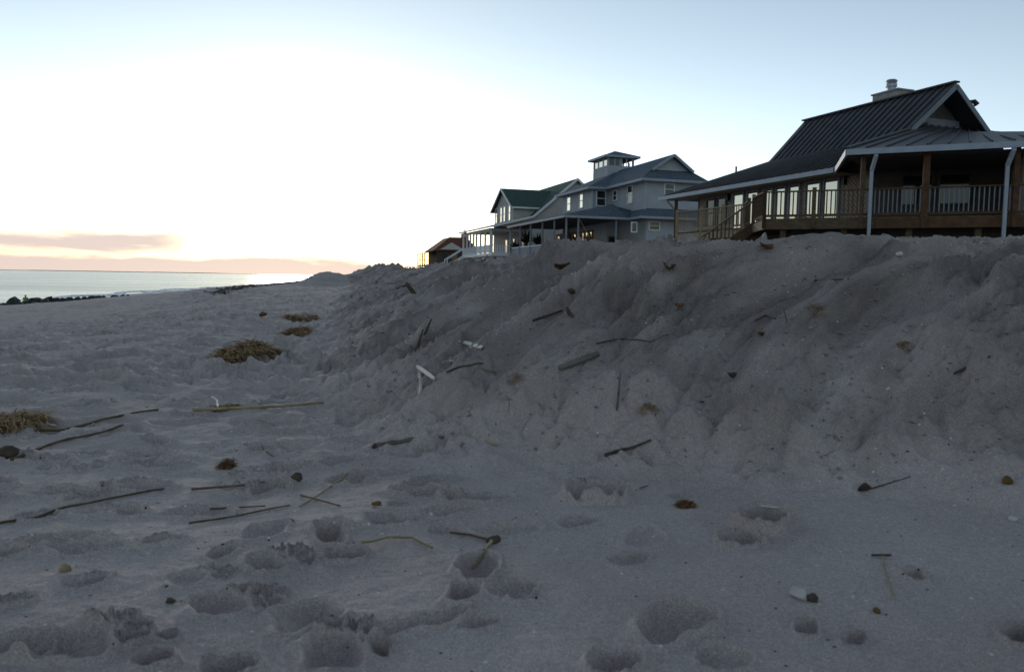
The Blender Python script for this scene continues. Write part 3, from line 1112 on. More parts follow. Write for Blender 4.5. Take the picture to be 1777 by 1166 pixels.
    MB().bar(P0 + Vector((0, 0, 0.05)), A + Vector((0, 0, 0.06)), 0.16, 0.07).build('hip_cap', M['metal_roof'], pr)
    dz = Vector((0, 0, -0.11))
    MB().bar(P0 + dz + wn_ * 0.06, P1 + dz + wn_ * 0.06, 0.12, 0.2).build('gutter', M['gutter'], h)
    MB().bar(P0 + dz, e0 + dz, 0.08, 0.22).build('rake_board', M['gutter'], h)
    # porch back wall, dark, with windows, and ceiling
    W0 = F(25.4, WV, 0)
    W0.z = CAM_Z
    Pb = lambda s, z: W0 + wd * s + Vector((0, 0, z))
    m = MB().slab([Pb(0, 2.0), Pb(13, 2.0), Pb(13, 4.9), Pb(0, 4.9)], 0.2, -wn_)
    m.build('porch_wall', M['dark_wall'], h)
    for s0 in (1.2, 2.5, 5.2, 6.7):
        window(Pb, wn_, s0, s0 + 1.0, 3.2, 4.3, h, M['dark_wall'], M['dark_glass'], bars=0)
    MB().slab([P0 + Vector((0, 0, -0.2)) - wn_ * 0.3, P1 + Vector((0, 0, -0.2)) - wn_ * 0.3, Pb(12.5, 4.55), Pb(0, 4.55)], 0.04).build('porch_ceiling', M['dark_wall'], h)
    # bay with white-framed window beyond the second downspout
    f0 = Vector((11.65, 28.4, 0)) - wn_ * 0.45
    f0.z = CAM_Z                                                       # post line
    fr = lambda s, z: f0 + wd * s + Vector((0, 0, z))
    bay = lambda s, z: fr(s, z) - wn_ * 1.3
    MB().slab([bay(5.55, 2.0), bay(12, 2.0), bay(12, 4.75), bay(5.55, 4.75)], 3.0, -wn_).build('bay_wall', M['diag_siding'], h)
    window(bay, wn_, 5.75, 6.25, 3.0, 4.2, h, M['trim'], M['dark_glass'], bars=1, fw=0.07)
    window(bay, wn_, 6.8, 7.6, 2.45, 4.25, h, M['trim'], M['dark_glass'], bars=0, fw=0.07, name='door')
    # --- deck
    D0 = Vector((9.70, 30.75, 0)); D1 = Vector((9.52, 31.95, 0)); D2 = Vector((9.72, 33.25, 0)); D3 = Vector((10.0, 34.7, 0)); D4 = Vector((8.0, 39.4, 0))
    f00 = Vector((f0.x, f0.y, 0))
    Fr = f00 + wd * 12
    D0 = f00 - wd * ((f00 - D0).dot(wd))
    zf = CAM_Z + FL
    up = lambda p, z: Vector((p.x, p.y, CAM_Z + z))
    poly = [D0, Fr, Fr - wn_ * 6, F(38.4, WV, 0), D4, D3, D2, D1]
    MB().slab([up(p, FL) for p in poly], 0.08).build('deck_floor', M['deck_wood'], h)
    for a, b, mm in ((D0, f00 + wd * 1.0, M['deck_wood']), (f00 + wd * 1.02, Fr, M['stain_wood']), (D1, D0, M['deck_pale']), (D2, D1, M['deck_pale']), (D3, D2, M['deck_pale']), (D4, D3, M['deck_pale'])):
        MB().bar(up(a, FL - 0.24), up(b, FL - 0.24), 0.06, 0.31).build('skirt_board', mm, h)
    for a, b, n in ((D0, Fr, 7), (D4, D3, 3)):
        for k in range(n):
            q = a.lerp(b, (k + 0.3) / n) + Vector((0.15, 0.3, 0))
            MB().bar(up(q, 0.6), up(q, FL - 0.1), 0.2).build('pile', M['deck_wood'], h)
    fq = [p - wn_ * 1.6 for p in (D0 + wd * 0.8, Fr)]
    MB().slab([up(fq[0], 0.6), up(fq[1], 0.6), up(fq[1], FL - 0.1), up(fq[0], FL - 0.1)], 0.2, -wn_).build('gap_shade_screen', M['dark_wall'], h)  # dark screens added to block daylight showing through under the house
    MB().slab([F(27, 25.6, 0.6), F(38, 25.6, 0.6), F(38, 25.6, FL - 0.1), F(27, 25.6, FL - 0.1)], 0.2, F(0, 1, 0) - F(0, 0, 0)).build('gap_shade_screen', M['dark_wall'], h)
    zz = (zf, zf)
    RH = 0.98
    c0 = f00 + wd * 0.55
    n1 = D0.lerp(c0, 0.52)
    railing([D0, n1, c0], zz, RH, h, M['deck_wood'], M['deck_wood'], post=0.14)
    railing([D1, D0], zz, RH, h, M['deck_wood'], M['deck_wood'], post=0.14)
    railing([D2, D3], zz, RH, h, M['deck_wood'], M['deck_wood'], post=0.13)
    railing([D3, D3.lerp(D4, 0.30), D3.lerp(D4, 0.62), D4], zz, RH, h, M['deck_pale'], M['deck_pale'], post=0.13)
    b1 = f00 + wd * 2.55
    b2 = f00 + wd * 5.2
    railing([c0, b1], zz, RH, h, M['stain_wood'], M['grey_post'], posts=False)
    railing([b1, b2], zz, RH, h, M['stain_wood'], M['grey_post'], posts=False)
    railing([b2, f00 + wd * 9], zz, RH, h, M['stain_wood'], M['grey_post'], posts=False)
    for q, w_, mm in ((c0, 0.15, 'deck_wood'), (b1, 0.2, 'stain_wood'), (b2, 0.15, 'stain_wood')):
        MB().bar(up(q, FL - 0.4), up(q, 4.55), w_).build('porch_post', M[mm], h)
    # downspouts from the gutter
    for px in (1511, 1746):
        d = ray(px, 330)
        nrm = Vector((wn_.x, wn_.y, 0))
        s = (f00 + nrm * 0.22).dot(nrm) / d.dot(nrm)
        q = Vector((d.x * s, d.y * s, 0))
        g = q + nrm * 0.26 + wd * 0.12
        MB().bar(up(q, 1.3), up(q, 3.98), 0.11).bar(up(q, 3.95), up(g, 4.42), 0.11).bar(up(g, 4.38), up(g, 4.6), 0.12).build('downspout', M['gutter'], h)
    # --- stairs down to the sand
    dn = Vector((-0.985, -0.17, 0))
    st = MB()
    for k in range(8):
        a = D1 + dn * (0.25 * k + 0.05); b = D2 + dn * (0.25 * k + 0.05)
        z = FL - 0.17 * (k + 1)
        st.hexa([up(a, z - 0.05), up(a + dn * 0.27, z - 0.05), up(b + dn * 0.27, z - 0.05), up(b, z - 0.05),
                 up(a, z), up(a + dn * 0.27, z), up(b + dn * 0.27, z), up(b, z)])
    for q in (D1, D2):
        st.bar(up(q, FL - 0.25), up(q + dn * 2.2, FL - 0.25 - 1.5), 0.06, 0.28)
    so = st.build('stairs', M['deck_wood'], h)
    for q in (D1, D2):
        e = q + dn * 2.2
        railing([q, e], (zf - 0.12, zf - 0.12 - 1.52), RH, h, M['deck_wood'], M['deck_wood'], posts=False, gap=0.16)
        MB().bar(up(e, FL - 2.2), up(e, FL - 1.6 + RH), 0.1).build('newel_post', M['deck_pale'], h)
    return h


near_house()

# ================================================================== blue two-storey house with cupola
def blue_house():
    DG = -17
    F = frame(DG)
    h = thing('two_storey_house', F(75, 33, 1.4), 'blue-grey two-storey clapboard house with hipped roof and glazed cupola', 'house')
    sea = F(0, -1, 0) - F(0, 0, 0); cam_ = F(-1, 0, 0) - F(0, 0, 0)
    EZ = 9.0; UB = 6.2; G = 1.6
    Pv = lambda v: (lambda s, z: F(s, v, z))
    Pu = lambda u: (lambda s, z: F(u, s, z))
    C = M['blue_siding']
    # upper walls
    clapboard('wall', Pu(65.4), cam_, [(32.3, UB), (37.6, UB), (37.6, EZ), (32.3, EZ)], C, h)
    clapboard('wall', Pv(32.3), sea, [(65.4, UB), (73.4, UB), (73.4, EZ), (65.4, EZ)], C, h)
    clapboard('wall', Pu(73.4), cam_, [(30.5, UB), (32.3, UB), (32.3, EZ), (30.5, EZ)], C, h)
    clapboard('wall', Pv(30.5), sea, [(73.4, UB), (81.6, UB), (81.6, EZ), (73.4, EZ)], C, h)
    clapboard('wall', Pv(37.6), -sea, [(65.4, G), (81.6, G), (81.6, EZ), (65.4, EZ)], C, h)
    clapboard('wall', Pu(81.6), -cam_, [(30.5, G), (37.6, G), (37.6, EZ), (30.5, EZ)], C, h)
    # lower walls
    clapboard('lower_wall', Pu(65.6), cam_, [(32.5, G), (37.5, G), (37.5, UB), (32.5, UB)], C, h)
    clapboard('lower_wall', Pv(32.5), sea, [(65.6, G), (73.4, G), (73.4, UB), (65.6, UB)], C, h)
    clapboard('lower_wall', Pv(31.2), sea, [(71.4, G), (81.5, G), (81.5, UB), (71.4, UB)], C, h)
    clapboard('lower_wall', Pu(71.4), cam_, [(31.2, G), (32.5, G), (32.5, UB), (31.2, UB)], C, h)
    for s in ((65.4, 32.3), (73.4, 30.5), (73.4, 32.3)):
        MB().bar(F(s[0] - 0.03, s[1] - 0.03, UB), F(s[0] - 0.03, s[1] - 0.03, EZ), 0.14).build('corner_board', M['blue_siding'], h)
    # windows: pixel extents on each wall
    def win_v(v, x0, x1, y0, y1, gm, bars=1, fm='trim', par=h):
        a, zt = on_v(DG, x0, y0, v); b, zb = on_v(DG, x1, y1, v)
        _, zt2 = on_v(DG, x1, y0, v); _, zb2 = on_v(DG, x0, y1, v)
        window(Pv(v), sea, min(a, b), max(a, b), min(zb, zb2), max(zt, zt2) - 0.1, par, M[fm], M[gm], bars=bars, fw=0.1)

    def win_u(u, x0, x1, y0, y1, gm, bars=1, fm='trim', vb=0):
        a, zt = on_u(DG, x0, y0, u); b, zb = on_u(DG, x1, y1, u)
        window(Pu(u), cam_, a, b, zb, zt, h, M[fm], M[gm], bars=bars, fw=0.1, vbars=vb)
    win_v(30.5, 984.8, 990.3, 342, 365, 'mirror_glass')
    win_v(30.5, 1006.8, 1012.0, 336, 360, 'mirror_glass')
    win_u(73.4, 1036, 1049.5, 332, 357, 'dark_glass')
    win_v(32.3, 1065.5, 1070.5, 331, 347, 'dark_glass')
    win_v(32.3, 1090.5, 1097.5, 323, 351, 'dark_glass')
    win_u(65.4, 1154, 1168, 320, 338, 'dark_glass')
    win_u(65.6, 1096.5, 1103.5, 387, 402, 'dark_glass', bars=0)
    win_u(65.6, 1127, 1143, 385, 399, 'dark_glass')
    # row of narrow brown-framed windows catching the sunset
    us = [on_v(DG, x, 408, 31.2)[0] for x in np.linspace(1030, 967, 10)]
    for k in range(9):
        a, b = us[k], us[k + 1]
        w = b - a
        window(Pv(31.2), sea, a + w * 0.22, b - w * 0.2, 3.0, 4.75, h, M['frame_brown'], M['mirror_glass'], bars=0, fw=w * 0.2, proud=0.12)
    window(Pu(71.4), cam_, 31.45, 32.2, 1.8, 4.1, h, M['frame_brown'], M['dark_glass'], bars=0, name='door')
    # main hip roof and front wing with Dutch gable
    RZ = 11.35
    S_ = M['blue_shingle']
    m = MB()
    o = 0.75
    a, b, c, d = F(73.4 - o, 30.5 - o, EZ), F(82.4, 30.5 - o, EZ), F(82.4, 39.3, EZ), F(73.4 - o, 39.3, EZ)
    r0, r1 = F(77.2, 34.9, RZ), F(79.5, 34.9, RZ)
    m.slab([a, b, r1, r0], 0.14); m.slab([b, c, r1], 0.14); m.slab([c, d, r0, r1], 0.14); m.slab([d, a, r0], 0.14)
    rf = m.build('roof', S_, h)
    lv, rv_ = 32.3 - o, 37.5 + o
    k_ = (RZ - EZ) / (34.9 - lv)
    gz = EZ + 0.95
    gv0, gv1 = lv + 0.95 / k_, rv_ - 0.95 / k_
    fu = 65.4 - o
    m = MB()
    m.slab([F(fu, lv, EZ), F(78.5, lv, EZ), F(78.5, 34.9, RZ), F(fu + 0.55, 34.9, RZ), F(fu + 0.95, gv0, gz)], 0.14)
    m.slab([F(fu, rv_, EZ), F(fu + 0.95, gv1, gz), F(fu + 0.55, 34.9, RZ), F(78.5, 34.9, RZ), F(78.5, rv_, EZ)], 0.14)
    m.slab([F(fu, lv, EZ), F(fu + 1.2, gv0, gz), F(fu + 1.2, gv1, gz), F(fu, rv_, EZ)], 0.14)
    m.build('wing_roof', S_, h)
    clapboard('gable_wall', Pu(fu + 1.15), cam_, [(gv0 + 0.1, gz), (gv1 - 0.1, gz), (34.9, RZ - 0.2)], C, h)
    for vv in (gv0 - 0.1, gv1 + 0.1):
        MB().bar(F(fu + 0.62, vv, gz - 0.1), F(fu + 0.5, 34.9, RZ - 0.09), 0.06, 0.22).build('rake_board', M['fascia'], h)
    ed = Vector((0, 0, -0.1))
    for p, q in ((F(fu, lv, EZ), F(fu, rv_, EZ)), (F(fu, lv, EZ), F(73.4 - o, lv, EZ)), (F(73.4 - o, lv, EZ), F(73.4 - o, 30.5 - o, EZ)), (F(73.4 - o, 30.5 - o, EZ), F(82.4, 30.5 - o, EZ))):
        MB().bar(p + ed, q + ed, 0.1, 0.22).build('fascia', M['fascia'], h)
    MB().slab([F(fu + 0.1, lv + 0.1, EZ - 0.16), F(82.2, lv + 0.1, EZ - 0.16), F(82.2, rv_ - 0.1, EZ - 0.16), F(fu + 0.1, rv_ - 0.1, EZ - 0.16)], 0.03).build('soffit', M['blue_siding'], h)
    MB().slab([F(73.4 - o + .1, 30.5 - o + .1, EZ - 0.165), F(82.2, 30.5 - o + .1, EZ - 0.165), F(82.2, lv + .1, EZ - 0.165), F(73.4 - o + .1, lv + .1, EZ - 0.165)], 0.03).build('soffit', M['blue_siding'], h)
    # cupola: open glazed lantern, sky shows through
    u0, u1, v0, v1 = 76.6, 80.4, 33.4, 36.4
    zb, zs, zh, ze = 9.9, 11.75, 12.5, 12.75
    cm = MB()
    for (p, q, r_, s_) in ((u0, u0 + 0.14, v0, v1), (u1 - 0.14, u1, v0, v1), (u0 + 0.14, u1 - 0.14, v0, v0 + 0.14), (u0 + 0.14, u1 - 0.14, v1 - 0.14, v1)):
        cm.box(F, p, q, r_, s_, zb, zs)
        cm.box(F, p, q, r_, s_, zh, ze)
    cup = cm.build('cupola', M['blue_siding'], h)
    for (a_, b_) in ((u0 + .1, v0 + .1), (u0 + .1, v1 - .1), (u1 - .1, v0 + .1), (u1 - .1, v1 - .1)):
        MB().bar(F(a_, b_, zs), F(a_, b_, zh), 0.22).build('corner_post', M['blue_siding'], cup)
    for k in range(1, 3):
        uu = u0 + (u1 - u0) * k / 3
        for vv in (v0 + 0.07, v1 - 0.07):
            MB().bar(F(uu, vv, zs), F(uu, vv, zh), 0.14).build('mullion', M['trim'], cup)
    for uu in (u0 + 0.07, u1 - 0.07):
        MB().bar(F(uu, (v0 + v1) / 2, zs), F(uu, (v0 + v1) / 2, zh), 0.3).build('mullion', M['blue_siding'], cup)
        for s in (0.28, 0.72):
            MB().bar(F(uu, v0 + (v1 - v0) * s, zs), F(uu, v0 + (v1 - v0) * s, zh), 0.06).build('mullion', M['trim'], cup)
    for k in range(3):
        a_, b_ = u0 + (u1 - u0) * k / 3 + 0.08, u0 + (u1 - u0) * (k + 1) / 3 - 0.08
        MB().box(F, a_, b_, v0 + 0.06, v0 + 0.08, zs, zh).build('pane', M['mirror_glass'], cup)
    for a_, b_, g_ in ((0.04, 0.27, 'dark_glass'), (0.29, 0.46, 'dark_glass')):
        MB().box(F, u0 + 0.06, u0 + 0.08, v0 + (v1 - v0) * a_, v0 + (v1 - v0) * b_, zs, zh).build('pane', M[g_], cup)
    oe = 0.45
    cs = [F(u0 - oe, v0 - oe, ze), F(u1 + oe, v0 - oe, ze), F(u1 + oe, v1 + oe, ze), F(u0 - oe, v1 + oe, ze)]
    ap = [F(78.2, 34.9, 13.5), F(78.8, 34.9, 13.5)]
    m = MB()
    m.slab([cs[0], cs[1], ap[1], ap[0]], 0.1); m.slab([cs[1], cs[2], ap[1]], 0.1); m.slab([cs[2], cs[3], ap[0], ap[1]], 0.1); m.slab([cs[3], cs[0], ap[0]], 0.1)
    m.build('cupola_roof', S_, cup)
    for p, q in zip(cs, cs[1:] + cs[:1]):
        MB().bar(p + ed, q + ed, 0.08, 0.22).build('fascia', M['fascia'], cup)
    MB().tube([F(74.5, 34.9, 11.3), F(74.5, 34.9, 11.75)], [0.04, 0.04], 6).build('vent_pipe', M['grey_post'], h)
    # wrap-around porch roof
    PZ = 5.65
    TZ = 7.0
    m = MB()
    m.slab([F(66.8, 25.1, PZ), F(84.5, 25.1, PZ), F(84.5, 30.6, TZ), F(68.6, 30.6, TZ)], 0.12)
    m.slab([F(66.8, 25.1, PZ), F(68.6, 30.6, TZ), F(73.4, 32.3, TZ), F(68.6, 32.4, 6.6), F(66.8, 31.3, PZ)], 0.12)
    m.slab([F(64.4, 31.4, PZ), F(68, 31.4, PZ), F(68, 32.35, 6.45), F(65.3, 32.35, 6.45)], 0.12)
    m.slab([F(64.4, 31.4, PZ), F(65.3, 32.35, 6.45), F(65.3, 38, 6.45), F(64.4, 38.6, PZ)], 0.12)
    m.build('porch_roof', S_, h)
    for p, q in ((F(66.8, 25.1, PZ), F(84.5, 25.1, PZ)), (F(66.8, 25.1, PZ), F(66.8, 31.4, PZ)), (F(64.4, 31.4, PZ), F(66.8, 31.4, PZ)), (F(64.4, 31.4, PZ), F(64.4, 38.6, PZ))):
        MB().bar(p + ed, q + ed, 0.1, 0.2).build('fascia', M['fascia'], h)
    MB().slab([F(66.9, 25.2, PZ - 0.14), F(84.4, 25.2, PZ - 0.14), F(84.4, 31.1, PZ - 0.14), F(66.9, 31.1, PZ - 0.14)], 0.03).build('porch_ceiling', M['dark_wall'], h)
    FLZ = 2.35
    MB().box(F, 67.1, 84.3, 25.3, 31.1, FLZ - 0.3, FLZ).build('porch_floor', M['grey_post'], h)
    ps = [67.2] + [on_v(DG, x, 400, 25.45)[0] for x in (962, 941.5, 921, 903)] + [84.2]
    for u in ps:
        MB().bar(F(u, 25.45, 1.2), F(u, 25.45, PZ - 0.1), 0.16).build('porch_post', M['grey_post'], h)
    for v in (26.6, 30.3):
        MB().bar(F(67.2, v, 1.2), F(67.2, v, PZ - 0.1), 0.16).build('porch_post', M['grey_post'], h)
    for a_, b_ in zip(ps[:-1], ps[1:]):
        MB().bar(F(a_ + 0.08, 25.45, FLZ + 0.92), F(b_ - 0.08, 25.45, FLZ + 0.92), 0.1, 0.09).build('hand_rail', M['trim'], h)
        MB().box(F, a_ + 0.09, b_ - 0.09, 25.43, 25.47, FLZ - 0.2, FLZ + 0.86).build('lattice_panel', M['grey_post'], h)
    MB().bar(F(67.2, 25.5, FLZ + 0.92), F(67.2, 30.3, FLZ + 0.92), 0.1, 0.09).build('hand_rail', M['trim'], h)
    # dangling cable off the eave
    MB().tube([F(66.75, 26.0, PZ + 0.4), F(66.7, 26.6, PZ - 0.5), F(66.7, 27.4, PZ - 1.7), F(66.8, 27.9, PZ - 2.6)], [0.022] * 4, 6).build('loose_cable', M['pale_reed'], h)
    return h


blue_house()

# ================================================================== green-roofed house beyond it
def green_house():
    DG = -17
    F = frame(DG)
    h = thing('green_roof_house', F(97, 30, 1.6), 'green-roofed house with white dormer windows and white porch columns', 'house')
    sea = F(0, -1, 0) - F(0, 0, 0); cam_ = F(-1, 0, 0) - F(0, 0, 0)
    C = M['cream_siding']
    Pv = lambda v: (lambda s, z: F(s, v, z))
    Pu = lambda u: (lambda s, z: F(u, s, z))
    U0, U1 = 90.0, 106.5
    prof = [(24.7, 6.04), (29.8, 7.34), (35.3, 12.0), (40.8, 7.34)]
    m = MB()
    for (a, b) in zip(prof[:-1], prof[1:]):
        m.slab([F(U0 - 0.3, *a), F(U1, *a), F(U1, *b), F(U0 - 0.3, *b)], 0.14)
    m.build('roof', M['green_roof'], h)
    for (a, b) in zip(prof[:-1], prof[1:]):
        MB().bar(F(U0 - 0.36, a[0], a[1] - 0.1), F(U0 - 0.36, b[0], b[1] - 0.1), 0.06, 0.26).build('rake_board', M['trim'], h)
    MB().bar(F(U0 - 0.3, 24.66, 5.94), F(U1, 24.66, 5.94), 0.08, 0.2).build('fascia', M['trim'], h)
    clapboard('gable_wall', Pu(U0 + 0.2), cam_, [(25.3, 6.0), (40.2, 6.0), (40.2, 7.6), (35.3, 11.75), (29.8, 7.1), (25.3, 6.02)], C, h)
    clapboard('wall', Pv(29.6), sea, [(U0 + 0.2, 1.6), (U1 - 0.3, 1.6), (U1 - 0.3, 7.0), (U0 + 0.2, 7.0)], C, h)
    clapboard('lower_wall', Pu(U0 + 0.2), cam_, [(29.6, 1.6), (40.2, 1.6), (40.2, 6.0), (29.6, 6.0)], C, h)
    # seaward dormer
    ua, ub, uc = 91.7, 100.0, 95.85
    dv = 28.0
    ez, az_ = 8.7, 11.05
    clapboard('dormer_wall', Pv(dv), sea, [(ua, 6.6), (ub, 6.6), (ub, ez), (uc, az_ - 0.15), (ua, ez)], C, h)
    for uu, o_ in ((ua, cam_), (ub, -cam_)):
        clapboard('dormer_cheek', Pu(uu), o_, [(dv, 6.6), (33.2, 6.6), (33.2, ez), (dv, ez)], C, h)
    m = MB()
    m.slab([F(ua - 0.5, dv - 0.45, ez - 0.25), F(ua - 0.5, 32.5, ez - 0.25), F(uc, 34.6, az_), F(uc, dv - 0.45, az_)], 0.13)
    m.slab([F(ub + 0.5, dv - 0.45, ez - 0.25), F(uc, dv - 0.45, az_), F(uc, 34.6, az_), F(ub + 0.5, 32.5, ez - 0.25)], 0.13)
    m.build('dormer_roof', M['green_roof'], h)
    for uu in (ua - 0.5, ub + 0.5):
        MB().bar(F(uu, dv - 0.5, ez - 0.33), F(uc, dv - 0.5, az_ - 0.08), 0.06, 0.24).build('rake_board', M['trim'], h)
    MB().bar(F(ua - 0.5, dv - 0.45, ez - 0.33), F(ua - 0.5, 32.4, ez - 0.33), 0.06, 0.2).build('fascia', M['trim'], h)
    for x0, x1 in ((860.3, 863.6), (868.6, 871.8), (874.2, 877.4), (883, 886.4)):
        a, _ = on_v(DG, x1, 365, dv); b, _ = on_v(DG, x0, 365, dv)
        window(Pv(dv), sea, a, b, 7.0, 8.75, h, M['trim'], M['mirror_glass'], bars=1, fw=0.12)
    # columned porch
    FLZ = 2.95
    MB().box(F, U0 + 1.4, 105.9, 25.2, 29.4, FLZ - 0.35, FLZ).build('porch_floor', M['trim'], h)
    MB().slab([F(U0 + 1.2, 25.0, 5.85), F(105.9, 25.0, 5.85), F(105.9, 29.5, 5.85), F(U0 + 1.2, 29.5, 5.85)], 0.04).build('porch_ceiling', M['cream_siding'], h)
    us = [on_v(DG, x, 420, 25.4)[0] for x in (852.4, 842, 834, 827, 822, 816.4, 810.6, 804.3)]
    for k, u in enumerate(us):
        MB().bar(F(u, 25.4, FLZ - 0.3), F(u, 25.4, 5.84), 0.34 if k == 0 else 0.2).build('column', M['trim'], h)
    MB().bar(F(us[0], 27.9, FLZ - 0.3), F(us[0], 27.9, 5.84), 0.34).build('column', M['trim'], h)
    MB().bar(F(us[0], 25.4, 5.7), F(us[-1], 25.4, 5.7), 0.2, 0.24).build('porch_beam', M['trim'], h)
    MB().bar(F(us[0], 25.5, 5.7), F(us[0], 29.4, 5.7), 0.2, 0.24).build('porch_beam', M['trim'], h)
    for a, b in zip(us[:4], us[1:4]):
        MB().box(F, a + 0.11, b - 0.11, 25.37, 25.43, FLZ + 0.05, FLZ + 1.0).build('porch_panel', M['trim'], h)
    zz = (CAM_Z + FLZ, CAM_Z + FLZ)
    fl = lambda u, v: Vector((F(u, v, 0).x, F(u, v, 0).y, 0))
    railing([fl(us[3], 25.4), fl(us[-1], 25.4)], zz, 0.95, h, M['trim'], M['trim'], posts=False, gap=0.22, bal=0.07)
    railing([fl(us[0], 25.6), fl(us[0], 27.75)], zz, 0.95, h, M['trim'], M['trim'], posts=False, gap=0.3, bal=0.1)
    MB().box(F, us[0] - 0.05, us[0] + 0.05, 25.4, 29.4, 1.7, FLZ - 0.1).build('porch_base', M['trim'], h)
    for a, b in ((92.6, 93.6), (96.2, 97.2), (99.4, 100.4)):
        window(Pv(29.6), sea, a, b, 3.2, 4.9, h, M['trim'], M['mirror_glass'], bars=1)
    window(Pu(U0 + 0.2), cam_, 30.4, 31.3, 2.6, 4.9, h, M['trim'], M['dark_glass'], bars=0, name='door')
    # stairs at the far end
    st = MB()
    ue = us[-1]
    for k in range(8):
        st.box(F, ue - 1.6, ue - 0.1, 25.0 - 0.28 * k, 25.3 - 0.28 * k, FLZ - 0.17 * (k + 1) - 0.05, FLZ - 0.17 * (k + 1))
    st.build('stairs', M['trim'], h)
    for u in (ue - 1.6, ue - 0.1):
        MB().bar(F(u, 25.2, FLZ + 0.9), F(u, 22.8, FLZ - 0.6), 0.1, 0.12).bar(F(u, 22.8, FLZ - 2), F(u, 22.8, FLZ - 0.5), 0.12).bar(F(u, 25.2, FLZ - 0.2), F(u, 22.8, FLZ - 1.7), 0.08, 0.25).build('stair_rail', M['trim'], h)
    return h


green_house()

# ================================================================== brown house with red roof, farthest along the beach
def red_house():
    DG = -15
    F = frame(DG)
    Y = 150.0
    def T(px, py, Yd=Y):
        p = at(px, py, Yd)
        return p
    q = T(775, 465)
    h = thing('red_roof_house', (q.x, q.y, CAM_Z + 1.2), 'small brown cedar house with red roof, farthest along the beach', 'house')
    a = R(DG)
    uh = Vector((math.sin(a), math.cos(a), 0)); vh = Vector((math.cos(a), -math.sin(a), 0))
    c = Vector((q.x, q.y, CAM_Z))
    G = lambda u, v, z: c + uh * u + vh * v + Vector((0, 0, z))
    MB().hexa([G(-3, -2.4, 0.9), G(7, -2.4, 0.9), G(7, 5, 0.9), G(-3, 5, 0.9), G(-3, -2.4, 5.0), G(7, -2.4, 5.0), G(7, 5, 5.0), G(-3, 5, 5.0)]).build('wall', M['brown_wall'], h)
    m = MB()
    m.slab([G(-3.5, -3, 4.9), G(7.5, -3, 4.9), G(6.0, 0.3, 7.4), G(-1.4, 0.3, 7.4)], 0.15)
    m.slab([G(-3.5, -3, 4.9), G(-1.4, 0.3, 7.4), G(-1.4, 3.4, 7.4), G(-3.5, 5.6, 4.9)], 0.15)
    m.slab([G(-3.5, 5.6, 4.9), G(-1.4, 3.4, 7.4), G(6, 3.4, 7.4), G(7.5, 5.6, 4.9)], 0.15)
    m.slab([G(-1.4, 0.3, 7.4), G(6.0, 0.3, 7.4), G(6, 3.4, 7.4), G(-1.4, 3.4, 7.4)], 0.15)
    m.slab([G(7.5, -3, 4.9), G(7.5, 5.6, 4.9), G(6, 3.4, 7.4), G(6.0, 0.3, 7.4)], 0.15)
    rf = m.build('roof', M['red_roof'], h)
    MB().slab([G(-3.45, -1.9, 5.0), G(-3.45, 2.6, 5.0), G(-3.2, 0.3, 6.3)], 0.3, -uh).build('pediment', M['cream_siding'], h)
    MB().hexa([G(-0.5, 2.9, 6.6), G(1.2, 2.9, 6.6), G(1.2, 4.1, 6.6), G(-0.5, 4.1, 6.6), G(-0.5, 2.9, 8.2), G(1.2, 2.9, 8.2), G(1.2, 4.1, 8.2), G(-0.5, 4.1, 8.2)]).build('chimney', M['stone_chimney'], rf)
    MB().tube([G(0.3, 3.5, 8.2), G(0.3, 3.5, 8.8)], [0.3, 0.3], 10).build('flue', M['dark_wall'], rf)
    for v in (-1.4, 0.4, 2.2):
        window(lambda s, z: G(-3, s, z), -uh, v, v + 1.0, 2.7, 4.3, h, M['dark_wall'], M['dark_glass'], bars=0)
    # seaward porch
    MB().slab([G(-2.5, -4.8, 4.3), G(6.5, -4.8, 4.3), G(6.5, -2.4, 4.9), G(-2.5, -2.4, 4.9)], 0.12).build('porch_roof', M['red_roof'], h)
    MB().hexa([G(-2.5, -4.6, 2.0), G(6.5, -4.6, 2.0), G(6.5, -2.4, 2.0), G(-2.5, -2.4, 2.0), G(-2.5, -4.6, 2.2), G(6.5, -4.6, 2.2), G(6.5, -2.4, 2.2), G(-2.5, -2.4, 2.2)]).build('porch_floor', M['deck_wood'], h)
    for u in (-2.4, 0.5, 3.5, 6.4):
        MB().bar(G(u, -4.5, 0.9), G(u, -4.5, 4.3), 0.18).build('porch_post', M['deck_wood'], h)
    MB().bar(G(-2.4, -4.5, 3.1), G(6.4, -4.5, 3.1), 0.1, 0.1).build('hand_rail', M['deck_wood'], h)
    # white deck fence
    for k in range(12):
        p = G(-1, -7.8 + 0.32 * k, 0.5)
        MB().bar(p, p + Vector((0, 0, 1.35)), 0.12).build('picket', M['trim'], h)
    MB().bar(G(-1, -7.9, 1.75), G(-1, -4.2, 1.75), 0.1, 0.12).build('fence_rail', M['trim'], h)
    return h


red_house()

